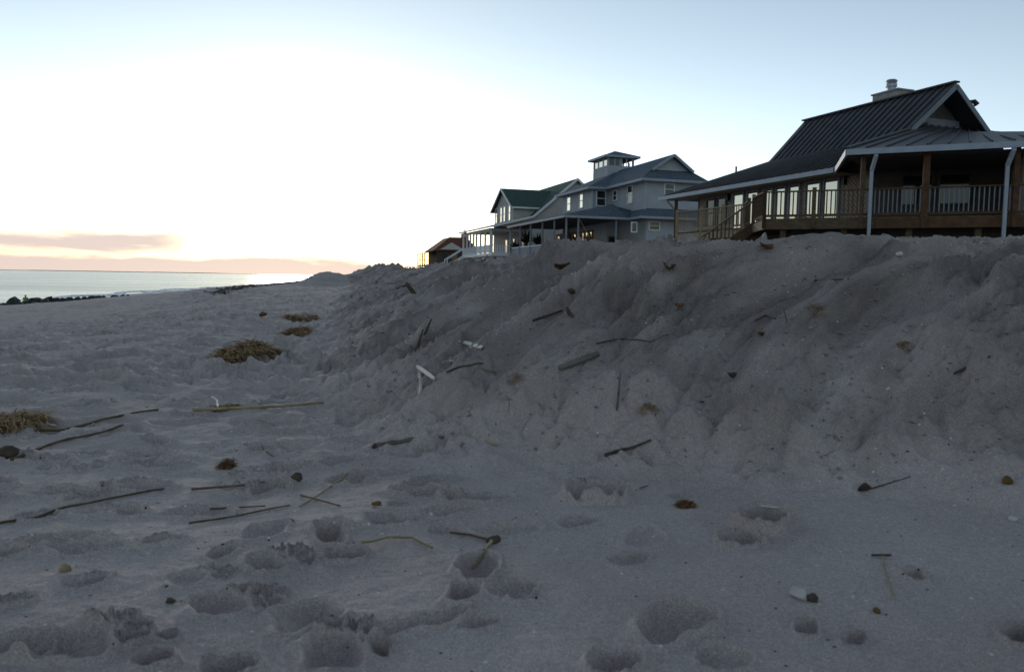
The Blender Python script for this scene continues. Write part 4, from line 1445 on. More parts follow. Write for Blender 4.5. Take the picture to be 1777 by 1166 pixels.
# ================================================================== planting between the blue and the green house
def palmetto(px, py, Y, size, n, label, seed):
    rg = random.Random(seed)
    b = at(px, py, Y)
    o = thing('palmetto', b, label, 'plant')
    m = MB()
    for i in range(n):
        a = rg.uniform(0, 6.283); el_ = rg.uniform(0.25, 1.35); L_ = size * rg.uniform(0.6, 1.0)
        d = Vector((math.cos(a) * math.cos(el_), math.sin(a) * math.cos(el_), math.sin(el_)))
        s = d.cross(Vector((0, 0, 1))).normalized()
        w = 0.05 * size
        base = b + Vector((rg.uniform(-.15, .15), rg.uniform(-.15, .15), 0.1))
        pts = [base, base + d * L_ * 0.5 + Vector((0, 0, 0.03)), base + d * L_ - Vector((0, 0, 0.22 * L_ * math.cos(el_)))]
        m.add([pts[0] - s * w * 0.5, pts[0] + s * w * 0.5, pts[1] + s * w, pts[1] - s * w, pts[2]], [(0, 1, 2, 3), (3, 2, 4)])
    m.build('leaves', M['palm'], o)
    t = MB().tube([b - Vector((0, 0, 0.5)), b + Vector((0, 0, 0.2))], [0.12 * size, 0.09 * size], 8)
    t.build('stem', M['dark_wood'], o)


palmetto(895, 440, 88, 1.7, 130, 'wide dark palmetto beside the white porch columns', 1)
palmetto(913, 424, 89, 2.0, 90, 'tall spiky palmetto standing behind the grey porch posts', 2)
palmetto(932, 425, 90, 1.6, 80, 'smaller palmetto, rightmost in the row behind the grey porch posts', 3)
# ================================================================== boulders of the groyne at the water's edge
def boulder(px, py_top, Y, w, hgt, seed, label):
    import bmesh
    rg = random.Random(seed)
    top = at(px, py_top, Y)
    bm = bmesh.new()
    bmesh.ops.create_icosphere(bm, subdivisions=3, radius=1.0)
    ph = [rg.uniform(0, 9) for _ in range(6)]
    cuts = [Vector((rg.gauss(0, 1), rg.gauss(0, 1), rg.gauss(0, 0.7))).normalized() for _ in range(9)]
    for v in bm.verts:
        d = v.co.normalized()
        r = 1.0
        for c in cuts:
            k = d.dot(c)
            if k > 0.55:
                r = min(r, 0.62 / k + 0.1)
        r += 0.05 * math.sin(7 * d.x + ph[0]) * math.sin(6 * d.y + ph[1]) + 0.03 * math.sin(15 * d.z + ph[2] + 9 * d.x)
        v.co = Vector((d.x * r * w / 2, d.y * r * w / 2 * 1.15, d.z * r * hgt / 2))
    me = bpy.data.meshes.new('boulder')
    bm.to_mesh(me); bm.free()
    o = link('boulder', me, M['rock'])
    o.location = (top.x, top.y, top.z - hgt / 2 * 0.9)
    o.rotation_euler = (rg.uniform(-.2, .2), rg.uniform(-.2, .2), rg.uniform(0, 6))
    tag(o, label, 'boulder', 'dark boulders of the rock groyne')


BG = 'dark boulder in the low rock groyne at the water edge'
rocks = [(-22, 523, 72, 1.6, 1.6), (-6, 526, 71, 1.5, 1.4), (8, 525, 73, 1.4, 1.3), (25, 517.5, 76, 1.5, 1.7), (36, 524, 73, 1.0, 1.1),
         (57, 522, 78, 1.0, 1.2), (68, 521, 79, 1.2, 1.2), (78, 522, 77, 0.9, 1.0), (85, 517.5, 80, 0.95, 1.4), (98, 521.5, 80, 1.0, 1.0),
         (110, 520, 82, 1.2, 1.1), (122, 519.5, 83, 1.1, 1.1), (134, 519, 84, 1.0, 1.1), (146, 518.8, 85, 0.9, 1.0), (158, 517, 86, 1.0, 1.2),
         (168, 516.6, 87, 1.2, 1.2), (179, 518, 88, 0.9, 1.0), (200, 516.5, 90, 1.1, 1.1), (212, 516, 91, 1.0, 1.1), (221, 515, 92, 0.6, 1.0),
         (15, 531, 66, 1.3, 1.2), (40, 530, 68, 1.2, 1.1), (-10, 534, 62, 1.4, 1.2), (60, 527, 72, 1.0, 1.0)]
special = {3: 'peaked dark boulder left of the person in green', 8: 'upright dark boulder right of the person in green',
           19: 'smallest dark boulder at the right end of the rock groyne'}
ORD = ['first', 'second', 'third', 'fourth', 'fifth', 'sixth', 'seventh', 'eighth', 'ninth', 'tenth', 'eleventh', 'twelfth', 'thirteenth', 'fourteenth', 'fifteenth',
       'sixteenth', 'seventeenth', 'eighteenth', 'nineteenth', 'twentieth', 'twenty-first', 'twenty-second', 'twenty-third', 'twenty-fourth']
rocks = [(a, b - (4.5 if a > 50 else 1), c, d, e) for (a, b, c, d, e) in rocks]
rank = {i: k for k, i in enumerate(sorted(range(len(rocks)), key=lambda i: rocks[i][0]))}
for i, (px, py, Y, w, hg) in enumerate(rocks):
    boulder(px, py, Y, w, hg, 40 + i, special.get(i, 'dark boulder in the rock groyne, %s from the left' % ORD[rank[i]]))

# ================================================================== person in a green top sitting on the rocks
def person():
    top = at(44.5, 511, 80)
    b = Vector((top.x, top.y, top.z - 0.86))        # seat height
    p = thing('person', b, 'person in lime green top sitting on the rock groyne facing the sea', 'person')

    import bmesh

    def make(name, pts, edges, rads, material):
        bm = bmesh.new()
        lay = bm.verts.layers.skin.verify()
        vv = []
        for i, (q, r_) in enumerate(zip(pts, rads)):
            v = bm.verts.new(q)
            v[lay].radius = (r_, r_)
            v[lay].use_root = (i == 0)
            vv.append(v)
        for a, c in edges:
            bm.edges.new((vv[a], vv[c]))
        me = bpy.data.meshes.new(name)
        bm.to_mesh(me); bm.free()
        o = link(name, me, material, p)
        o.modifiers.new('skin', 'SKIN')
        s = o.modifiers.new('sub', 'SUBSURF')
        s.levels = s.render_levels = 2
        return o
    # seated, facing the sea (-x, +y): pelvis, spine, neck, head, arms, legs
    f = Vector((-0.75, 0.66, 0)); s = Vector((0.66, 0.75, 0)); u = Vector((0, 0, 1))
    L_ = lambda a, b_, c: tuple(f * a + s * b_ + u * c)
    pts = [L_(0, 0, 0.10), L_(0.01, 0, 0.30), L_(0.03, 0, 0.48), L_(0.04, 0, 0.58), L_(0.06, 0, 0.68), L_(0.07, 0, 0.78),
           L_(0.03, 0.17, 0.50), L_(0.12, 0.22, 0.28), L_(0.34, 0.15, 0.20), L_(0.42, 0.12, 0.19),
           L_(0.03, -0.17, 0.50), L_(0.12, -0.22, 0.28), L_(0.34, -0.15, 0.20), L_(0.42, -0.12, 0.19),
           L_(0.05, 0.10, 0.08), L_(0.46, 0.13, 0.14), L_(0.42, 0.13, -0.28), L_(0.55, 0.14, -0.33),
           L_(0.05, -0.10, 0.08), L_(0.46, -0.13, 0.14), L_(0.42, -0.13, -0.28), L_(0.55, -0.14, -0.33)]
    ed = [(0, 1), (1, 2), (2, 3), (3, 4), (4, 5), (2, 6), (6, 7), (7, 8), (8, 9), (2, 10), (10, 11), (11, 12), (12, 13),
          (0, 14), (14, 15), (15, 16), (16, 17), (0, 18), (18, 19), (19, 20), (20, 21)]
    rd = [0.13, 0.12, 0.13, 0.055, 0.085, 0.08, 0.06, 0.042, 0.034, 0.03, 0.06, 0.042, 0.034, 0.03,
          0.09, 0.065, 0.042, 0.035, 0.09, 0.065, 0.042, 0.035]
    make('body', pts, ed, rd, M['skin'])
    i_ = [0, 1, 2, 6, 7, 10, 11]
    mp = {k: n for n, k in enumerate(i_)}
    make('shirt', [pts[k] for k in i_], [(mp[a], mp[c]) for a, c in ((0, 1), (1, 2), (2, 6), (6, 7), (2, 10), (10, 11))], [0.16, 0.155, 0.165, 0.085, 0.062, 0.085, 0.062], M['green_shirt'])
    i_ = [0, 14, 15, 16, 18, 19, 20]
    mp = {k: n for n, k in enumerate(i_)}
    make('trousers', [pts[k] for k in i_], [(mp[a], mp[c]) for a, c in ((0, 14), (14, 15), (15, 16), (0, 18), (18, 19), (19, 20))], [0.15, 0.11, 0.085, 0.06, 0.11, 0.085, 0.06], M['dark_cloth'])
    make('hair', [L_(0.03, 0, 0.66), L_(0.045, 0, 0.75), L_(0.06, 0, 0.81)], [(0, 1), (1, 2)], [0.085, 0.105, 0.08], M['hair'])


person()

# low far shore on the horizon
def far_shore():
    m = MB()
    rg = random.Random(4)
    pts = []
    for k in range(60):
        az_ = -37 + k * 0.4
        r_ = 9000
        hgt = 6 * math.sin(math.pi * k / 59) ** 0.5 * (0.7 + 0.5 * rg.random()) * (1 if k < 42 else 0.6)
        pts.append((r_ * math.sin(R(az_)), r_ * math.cos(R(az_)), hgt))
    for (a, b) in zip(pts[:-1], pts[1:]):
        m.hexa([Vector((a[0], a[1], SEA_Z - 1)), Vector((b[0], b[1], SEA_Z - 1)), Vector((b[0], b[1] + 400, SEA_Z - 1)), Vector((a[0], a[1] + 400, SEA_Z - 1)),
                Vector((a[0], a[1], SEA_Z + a[2])), Vector((b[0], b[1], SEA_Z + b[2])), Vector((b[0], b[1] + 400, SEA_Z + b[2])), Vector((a[0], a[1] + 400, SEA_Z + a[2]))])
    o = m.build('far_shore', M['far_land'])
    tag(o, 'thin low strip of land on the sea horizon', kind='structure')


far_shore()

# ================================================================== things lying on the sand
def nearer(px, py, c):
    """things on the near bank face are small: scale with their distance"""
    return max(0.35, min(1.0, c.y / 6.5)) if (px > 600 and py < 795) else 1.0


def strand(pts, r0, r1, material, label, name='reed', cat='stick', wob=0.0, lift=0.6, seed=0, group=None, n=14, parent_knots=0):
    """a stalk lying on the sand between pixels of the photograph"""
    rg = random.Random(seed + 7)
    hs_ = [hit(*p) for p in pts]
    k_ = nearer(pts[0][0], pts[0][1], hs_[0])
    r0, r1 = r0 * k_, r1 * k_
    line = []
    for a, b in zip(hs_[:-1], hs_[1:]):
        for k in range(n):
            line.append(a.lerp(b, k / n))
    line.append(hs_[-1])
    X = np.array([p.x for p in line]); Y = np.array([p.y for p in line])
    d = (hs_[-1] - hs_[0]).normalized()
    side = Vector((-d.y, d.x, 0))
    ph = rg.uniform(0, 6)
    for i in range(len(line)):
        t = i / (len(line) - 1)
        o_ = side * wob * math.sin(t * 5 + ph) * math.sin(math.pi * t)
        X[i] += o_.x; Y[i] += o_.y
    Z = height(X, Y)
    N_ = len(line)
    base = np.array([p.z for p in line])
    Zs = base + np.percentile(Z - base, 62)
    if len(hs_) > 2 or (hs_[-1] - hs_[0]).length > 0.5:      # long stalks sag a little onto the sand
        k5 = np.ones(9) / 9
        Zs = 0.55 * Zs + 0.45 * np.convolve(np.pad(Z, 4, mode='edge'), k5, mode='valid')
    m = MB()
    P_ = [Vector((X[i], Y[i], Zs[i] + lift * r0 + 0.003)) for i in range(N_)]
    r0, r1 = r0 * 0.68, r1 * 0.68
    rad = [(r0 + (r1 - r0) * i / (N_ - 1)) * (1 + 0.07 * math.sin(i * 1.3 + ph) + (0.16 * math.sin(i * 0.8 + 1) + 0.1 * math.sin(i * 2.9) if 'log' in name else 0)) for i in range(N_)]
    m.tube(P_, rad, 7)
    o = m.build(name, material, smooth=True, origin=P_[0])
    return tag(o, label, cat, group)


def upright(px0, py0, px1, py1, r, material, label, name='stick', cat='stick', lean=0.0):
    b = hit(px0, py0)
    t = at(px1, py1, b.y + lean)
    d = (t - b).normalized()
    b2 = b - d * 0.05
    r = r * 0.7 * nearer(px0, py0, b)
    m = MB().tube([b2, b2.lerp(t, 0.4) + Vector((0.002, 0, 0.003)), b2.lerp(t, 0.75), t], [r, r * 1.05, r * 0.9, r * 0.6], 7)
    return tag(m.build(name, material, smooth=True, origin=b), label, cat)


def plank(px0, py0, px1, py1, w, th, material, label, name='plank', cat='wood', tilt=0.3, up_=0.5):
    a, b = hit(px0, py0), hit(px1, py1)
    k_ = nearer(px0, py0, a)
    w, th = w * k_, th * k_
    d = (b - a).normalized()
    nrm = Vector((-0.35, -0.25, 0.9)).normalized()
    s = d.cross(nrm).normalized()
    nrm = (s.cross(d).normalized() + s * tilt).normalized()
    s = d.cross(nrm).normalized()
    lift = nrm * th * up_
    rg = random.Random(int(px0 * 7 + py0))
    vs_, n = [], 5
    for k in range(n):
        c = a.lerp(b, k / (n - 1)) + lift
        ww = w * (0.5 if k not in (0, n - 1) else 0.5 * rg.uniform(0.55, 0.95))
        j = d * (rg.uniform(-.3, .3) * w if k in (0, n - 1) else 0)
        vs_ += [c - s * ww - nrm * th / 2 + j, c + s * ww - nrm * th / 2, c + s * ww + nrm * th / 2, c - s * ww + nrm * th / 2 + j]
    fs = []
    for k in range(n - 1):
        for i in range(4):
            q = k * 4
            fs.append((q + i, q + (i + 1) % 4, q + 4 + (i + 1) % 4, q + 4 + i))
    fs += [(3, 2, 1, 0), (4 * n - 4, 4 * n - 3, 4 * n - 2, 4 * n - 1)]
    o = MB().add(vs_, fs).build(name, material, origin=a)
    return tag(o, label, cat)


def leaf(px, py, w, label, material='leaf', seed=0, cat='leaf', curl=0.5, raise_=0.01):
    rg = random.Random(seed)
    c = hit(px, py) + Vector((0, 0, raise_ * 0.5))
    w = w * 0.42 * nearer(px, py, c)
    a = rg.uniform(0, 6.28)
    d = Vector((math.cos(a), math.sin(a), 0.25)); s = Vector((-math.sin(a), math.cos(a), 0.1))
    nu, nv = 6, 4
    top, bot = [], []
    for i in range(nu + 1):
        t = i / nu - 0.5
        ww = w * 0.42 * (math.cos(t * math.pi) ** 0.7 + 0.04)
        for j in range(nv + 1):
            q = j / nv * 2 - 1
            p = c + d * t * w + s * q * ww + Vector((0, 0, curl * ww * (q * q) + curl * 0.6 * w * t * t + 0.05 * w * math.sin(9 * t + 5 * q + seed)))
            top.append(p); bot.append(p - Vector((0, 0, 0.0015)))
    fs = []
    n = (nu + 1) * (nv + 1)
    for i in range(nu):
        for j in range(nv):
            q = i * (nv + 1) + j
            fs.append((q, q + 1, q + nv + 2, q + nv + 1))
            fs.append((n + q, n + q + nv + 1, n + q + nv + 2, n + q + 1))
    o = MB().add(top + bot, fs).build('dead_leaf', M[material], smooth=True, origin=c)
    return tag(o, label, cat)


def wrack(px, py, wpx, hgt, depth, n, label, seed, name='wrack_clump', cat='dry grass', blade=0.22, slope=0.0, m2='wrack', width=0.004):
    """tangled heap of dry eelgrass"""
    rg = random.Random(seed)
    c = hit(px, py)
    hw = wpx / 2 / 1382 * c.y * 0.8
    n = int(n * 1.8)
    k_ = nearer(px, py, c)
    hgt, depth, blade, width = hgt * k_, depth * k_, blade * k_, width * k_
    m = MB()
    pos = []
    for i in range(n):
        a = rg.uniform(0, 6.283); q = math.sqrt(rg.random())
        lx, ly = math.cos(a) * q * hw, math.sin(a) * q * depth
        ly += slope * lx
        dome = (1 - q ** 1.6) * hgt * (0.55 + 0.45 * math.sin(3.0 * lx / hw + seed) ** 2 + 0.35 * lx / hw)
        pos.append((c.x + lx, c.y + ly, 0.75 * max(0.0, dome) * rg.random() ** 0.5))
    Z = height(np.array([p[0] for p in pos]), np.array([p[1] for p in pos]))
    for (x_, y_, dz_), z_ in zip(pos, Z):
        a = rg.uniform(0, 6.283)
        e = rg.uniform(-0.3, 0.4)
        L_ = blade * 0.75 * rg.uniform(0.4, 1.0)
        p0 = Vector((x_, y_, z_ + dz_ + 0.002))
        d = Vector((math.cos(a) * math.cos(e), math.sin(a) * math.cos(e), math.sin(e)))
        p1 = p0 + d * L_ * 0.5
        p2 = p1 + (d + Vector((rg.uniform(-.7, .7), rg.uniform(-.7, .7), -0.8))).normalized() * L_ * 0.5
        s = d.cross(Vector((rg.uniform(-1, 1), rg.uniform(-1, 1), 1))).normalized() * width * 0.7
        m.add([p0 - s, p0 + s, p1 + s, p1 - s, p2], [(0, 1, 2, 3), (3, 2, 4)])
    o = m.build(name, M[m2], origin=c)
    return tag(o, label, cat)


def lump(px, py, sx_, sy_, sz_, material, label, name, cat, seed=0, sink=0.3):
    import bmesh
    c = hit(px, py)
    k_ = nearer(px, py, c)
    sx_, sy_, sz_ = sx_ * k_, sy_ * k_, sz_ * k_
    bm = bmesh.new()
    bmesh.ops.create_icosphere(bm, subdivisions=2, radius=1.0)
    rg = random.Random(seed)
    ph = [rg.uniform(0, 6) for _ in range(4)]
    for v in bm.verts:
        d = v.co.copy()
        r = 1 + 0.18 * math.sin(3.1 * d.x + ph[0]) * math.sin(2.7 * d.y + ph[1]) + 0.09 * math.sin(7 * d.z + ph[2] + 4 * d.x)
        v.co = Vector((d.x * r * sx_, d.y * r * sy_, d.z * r * sz_))
    me = bpy.data.meshes.new(name)
    bm.to_mesh(me); bm.free()
    for p in me.polygons:
        p.use_smooth = True
    o = link(name, me, M[material])
    o.location = c + Vector((0, 0, sz_ * (1 - 2 * sink)))
    o.rotation_euler = (rg.uniform(-.3, .3), rg.uniform(-.3, .3), rg.uniform(0, 6))
    return tag(o, label, cat)


# --- dry grass heaps
wrack(432, 612, 112, 0.12, 0.20, 1500, 'largest heap of dry brown grass on the beach', 1, slope=0.5)
wrack(395, 622, 60, 0.05, 0.12, 350, 'thin fringe of dry grass trailing left of the largest heap', 2, slope=0.4)
wrack(516, 580, 46, 0.12, 0.16, 600, 'small dry grass heap just above the largest heap', 3, slope=0.4)
wrack(522, 553, 72, 0.16, 0.25, 900, 'farthest dry grass heap at the foot of the bank', 4, slope=0.3)
wrack(22, 740, 84, 0.06, 0.12, 800, 'tangled dry grass clump at the left edge of the picture', 5, width=0.003)
wrack(392, 712, 44, 0.03, 0.05, 220, 'bit of dry grass caught on the long pale reed', 6, blade=0.1, width=0.003)
wrack(394, 810, 20, 0.035, 0.03, 160, 'small reddish tuft of dry grass on open sand', 7, blade=0.07, width=0.0018, m2='leaf')
wrack(1190, 878, 30, 0.022, 0.024, 200, 'brown tuft between the two deep footprints', 8, blade=0.05, width=0.0014, m2='leaf')
wrack(1125, 708, 40, 0.02, 0.03, 90, 'brown grass tuft beside the upright cane on the bank', 9, blade=0.13, width=0.003)
wrack(1568, 600, 26, 0.03, 0.05, 60, 'grass tuft high on the right side of the bank', 10, blade=0.14, width=0.003)
wrack(895, 660, 30, 0.03, 0.06, 50, 'dry grass blades half way up the left bank', 11, blade=0.16, width=0.003)
wrack(1418, 545, 30, 0.03, 0.10, 50, 'sparse grass tuft on the upper bank below the porch', 12, blade=0.2, width=0.003)
# --- reeds and sticks on the flat beach
strand([(0, 912), (95, 886), (190, 868), (285, 853)], 0.006, 0.004, M['reed'], 'long dark curved reed reaching in from the left edge', wob=0.01, seed=1)
strand([(333, 852), (424, 848)], 0.006, 0.005, M['reed'], 'short straight dark reed right of the long curved reed', seed=2)
strand([(328, 911), (420, 897), (503, 880)], 0.0045, 0.003, M['reed'], 'thin dark reed pointing up right below the short reed', wob=0.006, seed=3)
strand([(365, 892), (460, 886)], 0.004, 0.003, M['reed'], 'faint short reed lying across the thin dark reed', seed=4)
strand([(520, 882), (565, 853), (602, 820)], 0.003, 0.0045, M['pale_reed'], 'pale slanting reed right of the dark reeds', seed=5)
strand([(522, 862), (590, 880)], 0.004, 0.003, M['reed'], 'dark twig crossing the pale slanting reed', seed=6)
strand([(335, 714), (450, 710), (562, 700)], 0.010, 0.008, M['pale_reed'], 'long straight pale reed in the middle of the beach', wob=0.01, seed=7)
strand([(20, 800), (110, 770), (213, 740)], 0.009, 0.006, M['reed'], 'brown reed slanting from the dark driftwood at left', wob=0.015, seed=8)
strand([(60, 745), (170, 728), (275, 712)], 0.008, 0.006, M['reed'], 'brown reed running right from the left grass clump', wob=0.02, seed=9)
strand([(628, 945), (672, 936), (715, 937), (750, 955)], 0.005, 0.004, M['pale_reed'], 'bent pale stalk left of the clear shoe print', seed=10)
strand([(780, 928), (815, 931), (850, 940)], 0.004, 0.004, M['reed'], 'thin dark stem above the clear shoe print', seed=11)
strand([(856, 938), (842, 962), (820, 992)], 0.007, 0.004, M['pale_reed'], 'pale broken stem lying into the clear shoe print', seed=12)
lump(856, 941, 0.018, 0.014, 0.012, 'dark_wood', 'dark knot where the two stems meet by the shoe print', 'root_knot', 'root', 3)
strand([(368, 696), (376, 702), (378, 714)], 0.006, 0.008, M['shell'], 'small white curled root on the long pale reed', name='root', cat='root', seed=13, lift=3.0)
strand([(78, 722), (82, 740), (98, 750)], 0.005, 0.007, M['shell'], 'white root below the left grass clump', name='root', cat='root', seed=14, lift=2.0)
strand([(1530, 966), (1538, 1000), (1553, 1045)], 0.0022, 0.0018, M['pale_reed'], 'thin pale stalk standing out on the lower right sand', seed=15)
strand([(1512, 967), (1546, 967)], 0.004, 0.004, M['dark_wood'], 'short dark twig capping the thin stalk at lower right', name='twig', seed=16)
strand([(455, 778), (462, 785), (476, 793)], 0.003, 0.002, M['leaf'], 'tiny reddish twig above the dark round seed', name='twig', seed=17)
lump(515, 832, 0.019, 0.016, 0.016, 'dark_wood', 'dark round seed pod beside footprints', 'seed_pod', 'seed', 5)
lump(12, 796, 0.05, 0.03, 0.022, 'dark_wood', 'dark driftwood chunk cut by the left edge', 'driftwood', 'driftwood', 6)
lump(296, 1045, 0.010, 0.008, 0.006, 'dark_wood', 'small dark pebble on smooth sand at lower left', 'pebble', 'pebble', 7)
lump(654, 876, 0.014, 0.009, 0.008, 'leaf', 'small tan wood chip above the bent pale stalk', 'wood_chip', 'wood', 8)
lump(113, 990, 0.014, 0.012, 0.010, 'pale_reed', 'tan pebble at the corner of a left footprint', 'pebble', 'pebble', 9)
lump(1748, 838, 0.018, 0.014, 0.012, 'leaf', 'brown pebble near the right edge', 'pebble', 'pebble', 10)
lump(1521, 1062, 0.008, 0.007, 0.006, 'leaf', 'tiny rust brown pebble at lower right', 'pebble', 'pebble', 11)
lump(1757, 903, 0.012, 0.009, 0.008, 'shell', 'small white shell near the right edge', 'shell', 'shell', 12)
lump(1560, 443, 0.04, 0.025, 0.02, 'shell', 'white shell high on the bank below the porch', 'shell', 'shell', 13)
# chunk of pale wood with a dark broken end
plank(1379, 1031, 1405, 1042, 0.020, 0.014, M['white_wood'], 'pale broken wood chunk on the lower right sand', name='wood_chunk', up_=0.7)
lump(1410, 1042, 0.011, 0.010, 0.010, 'dark_wood', 'dark knot at the end of the pale wood chunk', 'wood_knot', 'wood', 14)
# --- leaves
leaf(457, 552, 0.30, 'orange brown dead leaf standing by the far grass heaps', 'leaf', 1, curl=0.9, raise_=0.05)
leaf(1500, 856, 0.085, 'dark curled dead leaf on the right sand', 'dark_leaf', 2, curl=1.1, raise_=0.012)
strand([(1512, 852), (1545, 842), (1580, 830)], 0.003, 0.002, M['dark_wood'], 'thin dark twig right of the curled dead leaf', name='twig', seed=20)
leaf(1270, 662, 0.22, 'large dark curled leaf on the middle of the bank', 'dark_leaf', 3, curl=0.9, raise_=0.03)
leaf(1178, 538, 0.24, 'tan leaf on the upper bank', 'leaf', 4, curl=0.5, raise_=0.03)
leaf(1320, 585, 0.18, 'brown leaf on the bank ridge', 'leaf', 5, curl=0.5, raise_=0.02)
leaf(975, 471, 0.35, 'tan leaf near the bank crest', 'leaf', 6, curl=0.5, raise_=0.04)
leaf(1330, 438, 0.32, 'brown leaf on the crest below the deck stairs', 'leaf', 7, curl=0.6, raise_=0.03)
leaf(1162, 474, 0.30, 'dark leaf on the crest left of the deck', 'dark_leaf', 8, curl=0.8, raise_=0.04)
leaf(1575, 790, 0.06, 'small tan leaf low on the right bank', 'leaf', 9, curl=0.6)
leaf(1218, 700, 0.10, 'small brown leaf under the large dark leaf', 'leaf', 10, curl=0.4)
leaf(1290, 398, 0.4, 'reddish dead leaf at the foot of the deck stairs', 'leaf', 11, curl=0.6, raise_=0.05)
# --- wood on the bank
upright(737, 582, 749, 553, 0.014, M['dark_wood'], 'right one of two dark sticks standing in the bank')
upright(724, 603, 734, 572, 0.016, M['dark_wood'], 'left one of two dark sticks standing in the bank', lean=0.05)
plank(729, 648, 731, 682, 0.06, 0.015, M['white_wood'], 'white painted wood scrap standing at the foot of the bank', tilt=1.2)
plank(728, 642, 760, 666, 0.030, 0.015, M['white_wood'], 'narrow white slat leaning over the white scrap', up_=2.5)
plank(807, 598, 838, 606, 0.030, 0.012, M['white_wood'], 'thin white wood strip above the shell on the bank', up_=1.2)
lump(798, 595, 0.022, 0.009, 0.010, 'white_wood', 'white chip next to the thin white strip', 'wood_chip', 'wood', 21)
lump(786, 630, 0.045, 0.016, 0.014, 'shell', 'long whitish shell lying on the lower bank', 'shell', 'shell', 22, sink=0.15)
o_ = upright(1070, 709, 1077, 645, 0.016, M['driftwood'], 'pale jointed cane standing in the middle of the bank', name='cane')
strand([(648, 776), (700, 768), (770, 762)], 0.034, 0.020, M['driftwood'], 'half buried driftwood log at the foot of the bank', name='driftwood_log', cat='driftwood', seed=31, lift=-0.35)
lump(650, 777, 0.022, 0.028, 0.022, 'dark_wood', 'charred black end of the driftwood log', 'log_end', 'driftwood', 23, sink=0.2)
plank(845, 767, 866, 776, 0.016, 0.010, M['pale_reed'], 'small yellow wood sliver at the foot of the bank', up_=1.5)
plank(970, 641, 1038, 615, 0.06, 0.02, M['driftwood'], 'grey half buried board in the bank', up_=0.3)
strand([(1035, 602), (1080, 592), (1128, 594), (1160, 585)], 0.010, 0.006, M['dark_wood'], 'dark root running along the bank ridge', name='root', cat='root', wob=0.02, seed=32)
upright(990, 548, 983, 533, 0.028, M['dark_wood'], 'short dark stump on the upper bank', name='stump', cat='wood')
strand([(925, 560), (975, 545)], 0.016, 0.010, M['dark_wood'], 'dark stick left of the short stump', seed=33)
lump(990, 510, 0.05, 0.03, 0.02, 'dark_wood', 'dark root ball near the bank crest', 'root_ball', 'root', 24)
plank(1655, 650, 1718, 620, 0.022, 0.012, M['dark_wood'], 'dark board edge in the right bank', up_=0.3)
strand([(1415, 488), (1472, 488)], 0.012, 0.008, M['dark_wood'], 'dark stick on the upper bank below the porch', seed=34)
strand([(1310, 560), (1330, 548), (1345, 556)], 0.009, 0.006, M['dark_wood'], 'forked dark twig above the brown ridge leaf', name='twig', seed=35)
upright(1365, 560, 1360, 535, 0.006, M['reed'], 'thin upright stem right of the forked twig')
upright(1561, 605, 1562, 575, 0.004, M['pale_reed'], 'single upright blade in the right grass tuft')
upright(717, 508, 704, 490, 0.035, M['dark_wood'], 'dark stick leaning out at the far end of the bank')
strand([(690, 500), (712, 492)], 0.035, 0.02, M['dark_wood'], 'dark stick lying at the far end of the bank', seed=36)
strand([(835, 640), (842, 644), (860, 650)], 0.010, 0.007, M['pale_reed'], 'yellowish stem left of the bank grass blades', seed=37)
strand([(775, 652), (812, 640), (838, 636)], 0.012, 0.008, M['dark_wood'], 'dark branch left of the yellowish stem', seed=38)
strand([(1050, 795), (1090, 785), (1130, 770)], 0.010, 0.005, M['dark_wood'], 'dark buried stick where the bank meets smooth sand', seed=39)
strand([(878, 690), (884, 705), (882, 720)], 0.003, 0.002, M['reed'], 'thin curved stem on the lower bank', seed=40)
strand([(1110, 850), (1125, 845)], 0.003, 0.002, M['dark_wood'], 'tiny dark twig right of the deep round footprint', name='twig', seed=41)
strand([(1320, 880), (1352, 882)], 0.004, 0.003, M['shell'], 'white splinter on the rim of the right deep footprint', name='splinter', cat='wood', seed=42)

# ================================================================== loose litter nobody could count
def litter(name, n, material, size, region, seed, label, flat=0.35, elong=1.0):
    rg = np.random.RandomState(seed)
    yy = np.exp(rg.uniform(math.log(region[2]), math.log(region[3]), n))
    xx = rg.uniform(region[0], region[1], n) * yy
    keep = bank_pos(xx, yy) > region[4]
    xx, yy = xx[keep], yy[keep]
    zz = height(xx, yy)
    m = MB()
    for x_, y_, z_ in zip(xx, yy, zz):
        s = size * (0.5 + rg.rand()) * (0.5 + y_ / 7)
        a = rg.rand() * 6.283
        d = Vector((math.cos(a), math.sin(a), rg.uniform(-.2, .3))) * s * elong
        e = Vector((-math.sin(a), math.cos(a), rg.uniform(-.3, .3))) * s * 0.6
        u = Vector((0, 0, s * flat))
        c = Vector((x_, y_, z_ + s * flat * 0.4))
        m.add([c - d, c - e * 0.8, c + d * 0.9, c + e, c + u, c - u], [(0, 1, 4), (1, 2, 4), (2, 3, 4), (3, 0, 4), (1, 0, 5), (2, 1, 5), (3, 2, 5), (0, 3, 5)])
    o = m.build(name, M[material])
    tag(o, label, kind='stuff')


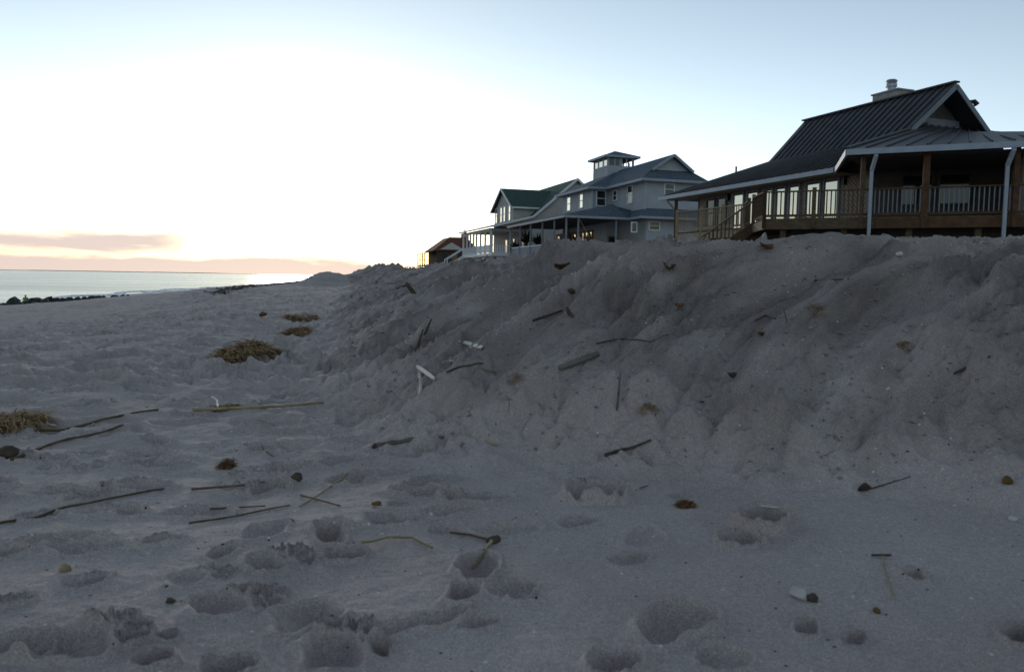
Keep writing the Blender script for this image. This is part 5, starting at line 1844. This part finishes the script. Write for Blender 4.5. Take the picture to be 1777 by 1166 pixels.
litter('shell_hash', 420, 'shell', 0.0042, (-0.6, 0.64, 1.6, 16, 0.2), 1, 'tiny broken white shells strewn over the bank')
litter('sand_clods', 2600, 'clod', 0.009, (-0.6, 0.64, 2.2, 16, 0.0), 2, 'crumbs of sand strewn over the bank', 0.7)
litter('plant_litter', 2200, 'dark_wood', 0.005, (-0.6, 0.64, 1.6, 16, 0.1), 3, 'short dark plant bits strewn over the bank', 0.25, 2.6)
litter('beach_litter', 160, 'dark_wood', 0.004, (-0.66, 0.2, 1.7, 12, -9), 4, 'short dark plant bits strewn over the beach', 0.3, 3.0)

# wrack line along the crest of the berm
def wrack_line():
    rg = random.Random(77)
    m = MB()
    xs, ys = [], []
    for k in range(1100):
        t = rg.random()
        Y = 30 + 34 * t
        x0 = float(np.interp(Y, _ys, _bx)) + 0.35 + rg.gauss(0, 0.22)
        xs.append(x0); ys.append(Y + rg.uniform(-.3, .3))
    Z = height(np.array(xs), np.array(ys))
    for x_, y_, z_ in zip(xs, ys, Z):
        a = rg.uniform(0, 6.28)
        L_ = rg.uniform(0.15, 0.35)
        p0 = Vector((x_, y_, z_ - 0.01))
        p1 = p0 + Vector((math.cos(a) * L_ * 0.6, math.sin(a) * L_ * 0.6, rg.uniform(0.02, 0.08)))
        p2 = p1 + Vector((math.cos(a) * L_ * 0.5, math.sin(a) * L_ * 0.5, -0.08))
        s = Vector((-math.sin(a), math.cos(a), 0.2)) * 0.035
        m.add([p0 - s, p0 + s, p1 + s, p1 - s, p2], [(0, 1, 2, 3), (3, 2, 4)])
    o = m.build('wrack_line', M['dark_wood'])
    tag(o, 'dark line of washed-up eelgrass on the berm crest', kind='stuff')


wrack_line()

# small surf breaking on the shore
def surf():
    rg = random.Random(5)
    m = MB()
    for row, off in enumerate((0.5, 4.0)):
        prev = None
        for k in range(90):
            Y = 95 + k * 1.6
            x0 = float(np.interp(Y, _ys, _bx)) - 30.5 - off + 1.2 * math.sin(k * 0.37 + row) + rg.uniform(-.3, .3)
            w = (0.5 + 0.5 * rg.random()) * (1.0 if rg.random() > 0.2 else 0.2)
            cur = (Vector((x0 - w, Y, SEA_Z + 0.03)), Vector((x0 - w * 0.3, Y, SEA_Z + 0.22)), Vector((x0 + w, Y, SEA_Z + 0.04)))
            if prev:
                m.add([prev[0], prev[1], prev[2], cur[0], cur[1], cur[2]], [(0, 1, 4, 3), (1, 2, 5, 4)])
            prev = cur
    o = m.build('surf', M['foam'], smooth=True)
    tag(o, 'thin lines of white surf along the shore', kind='stuff')


surf()
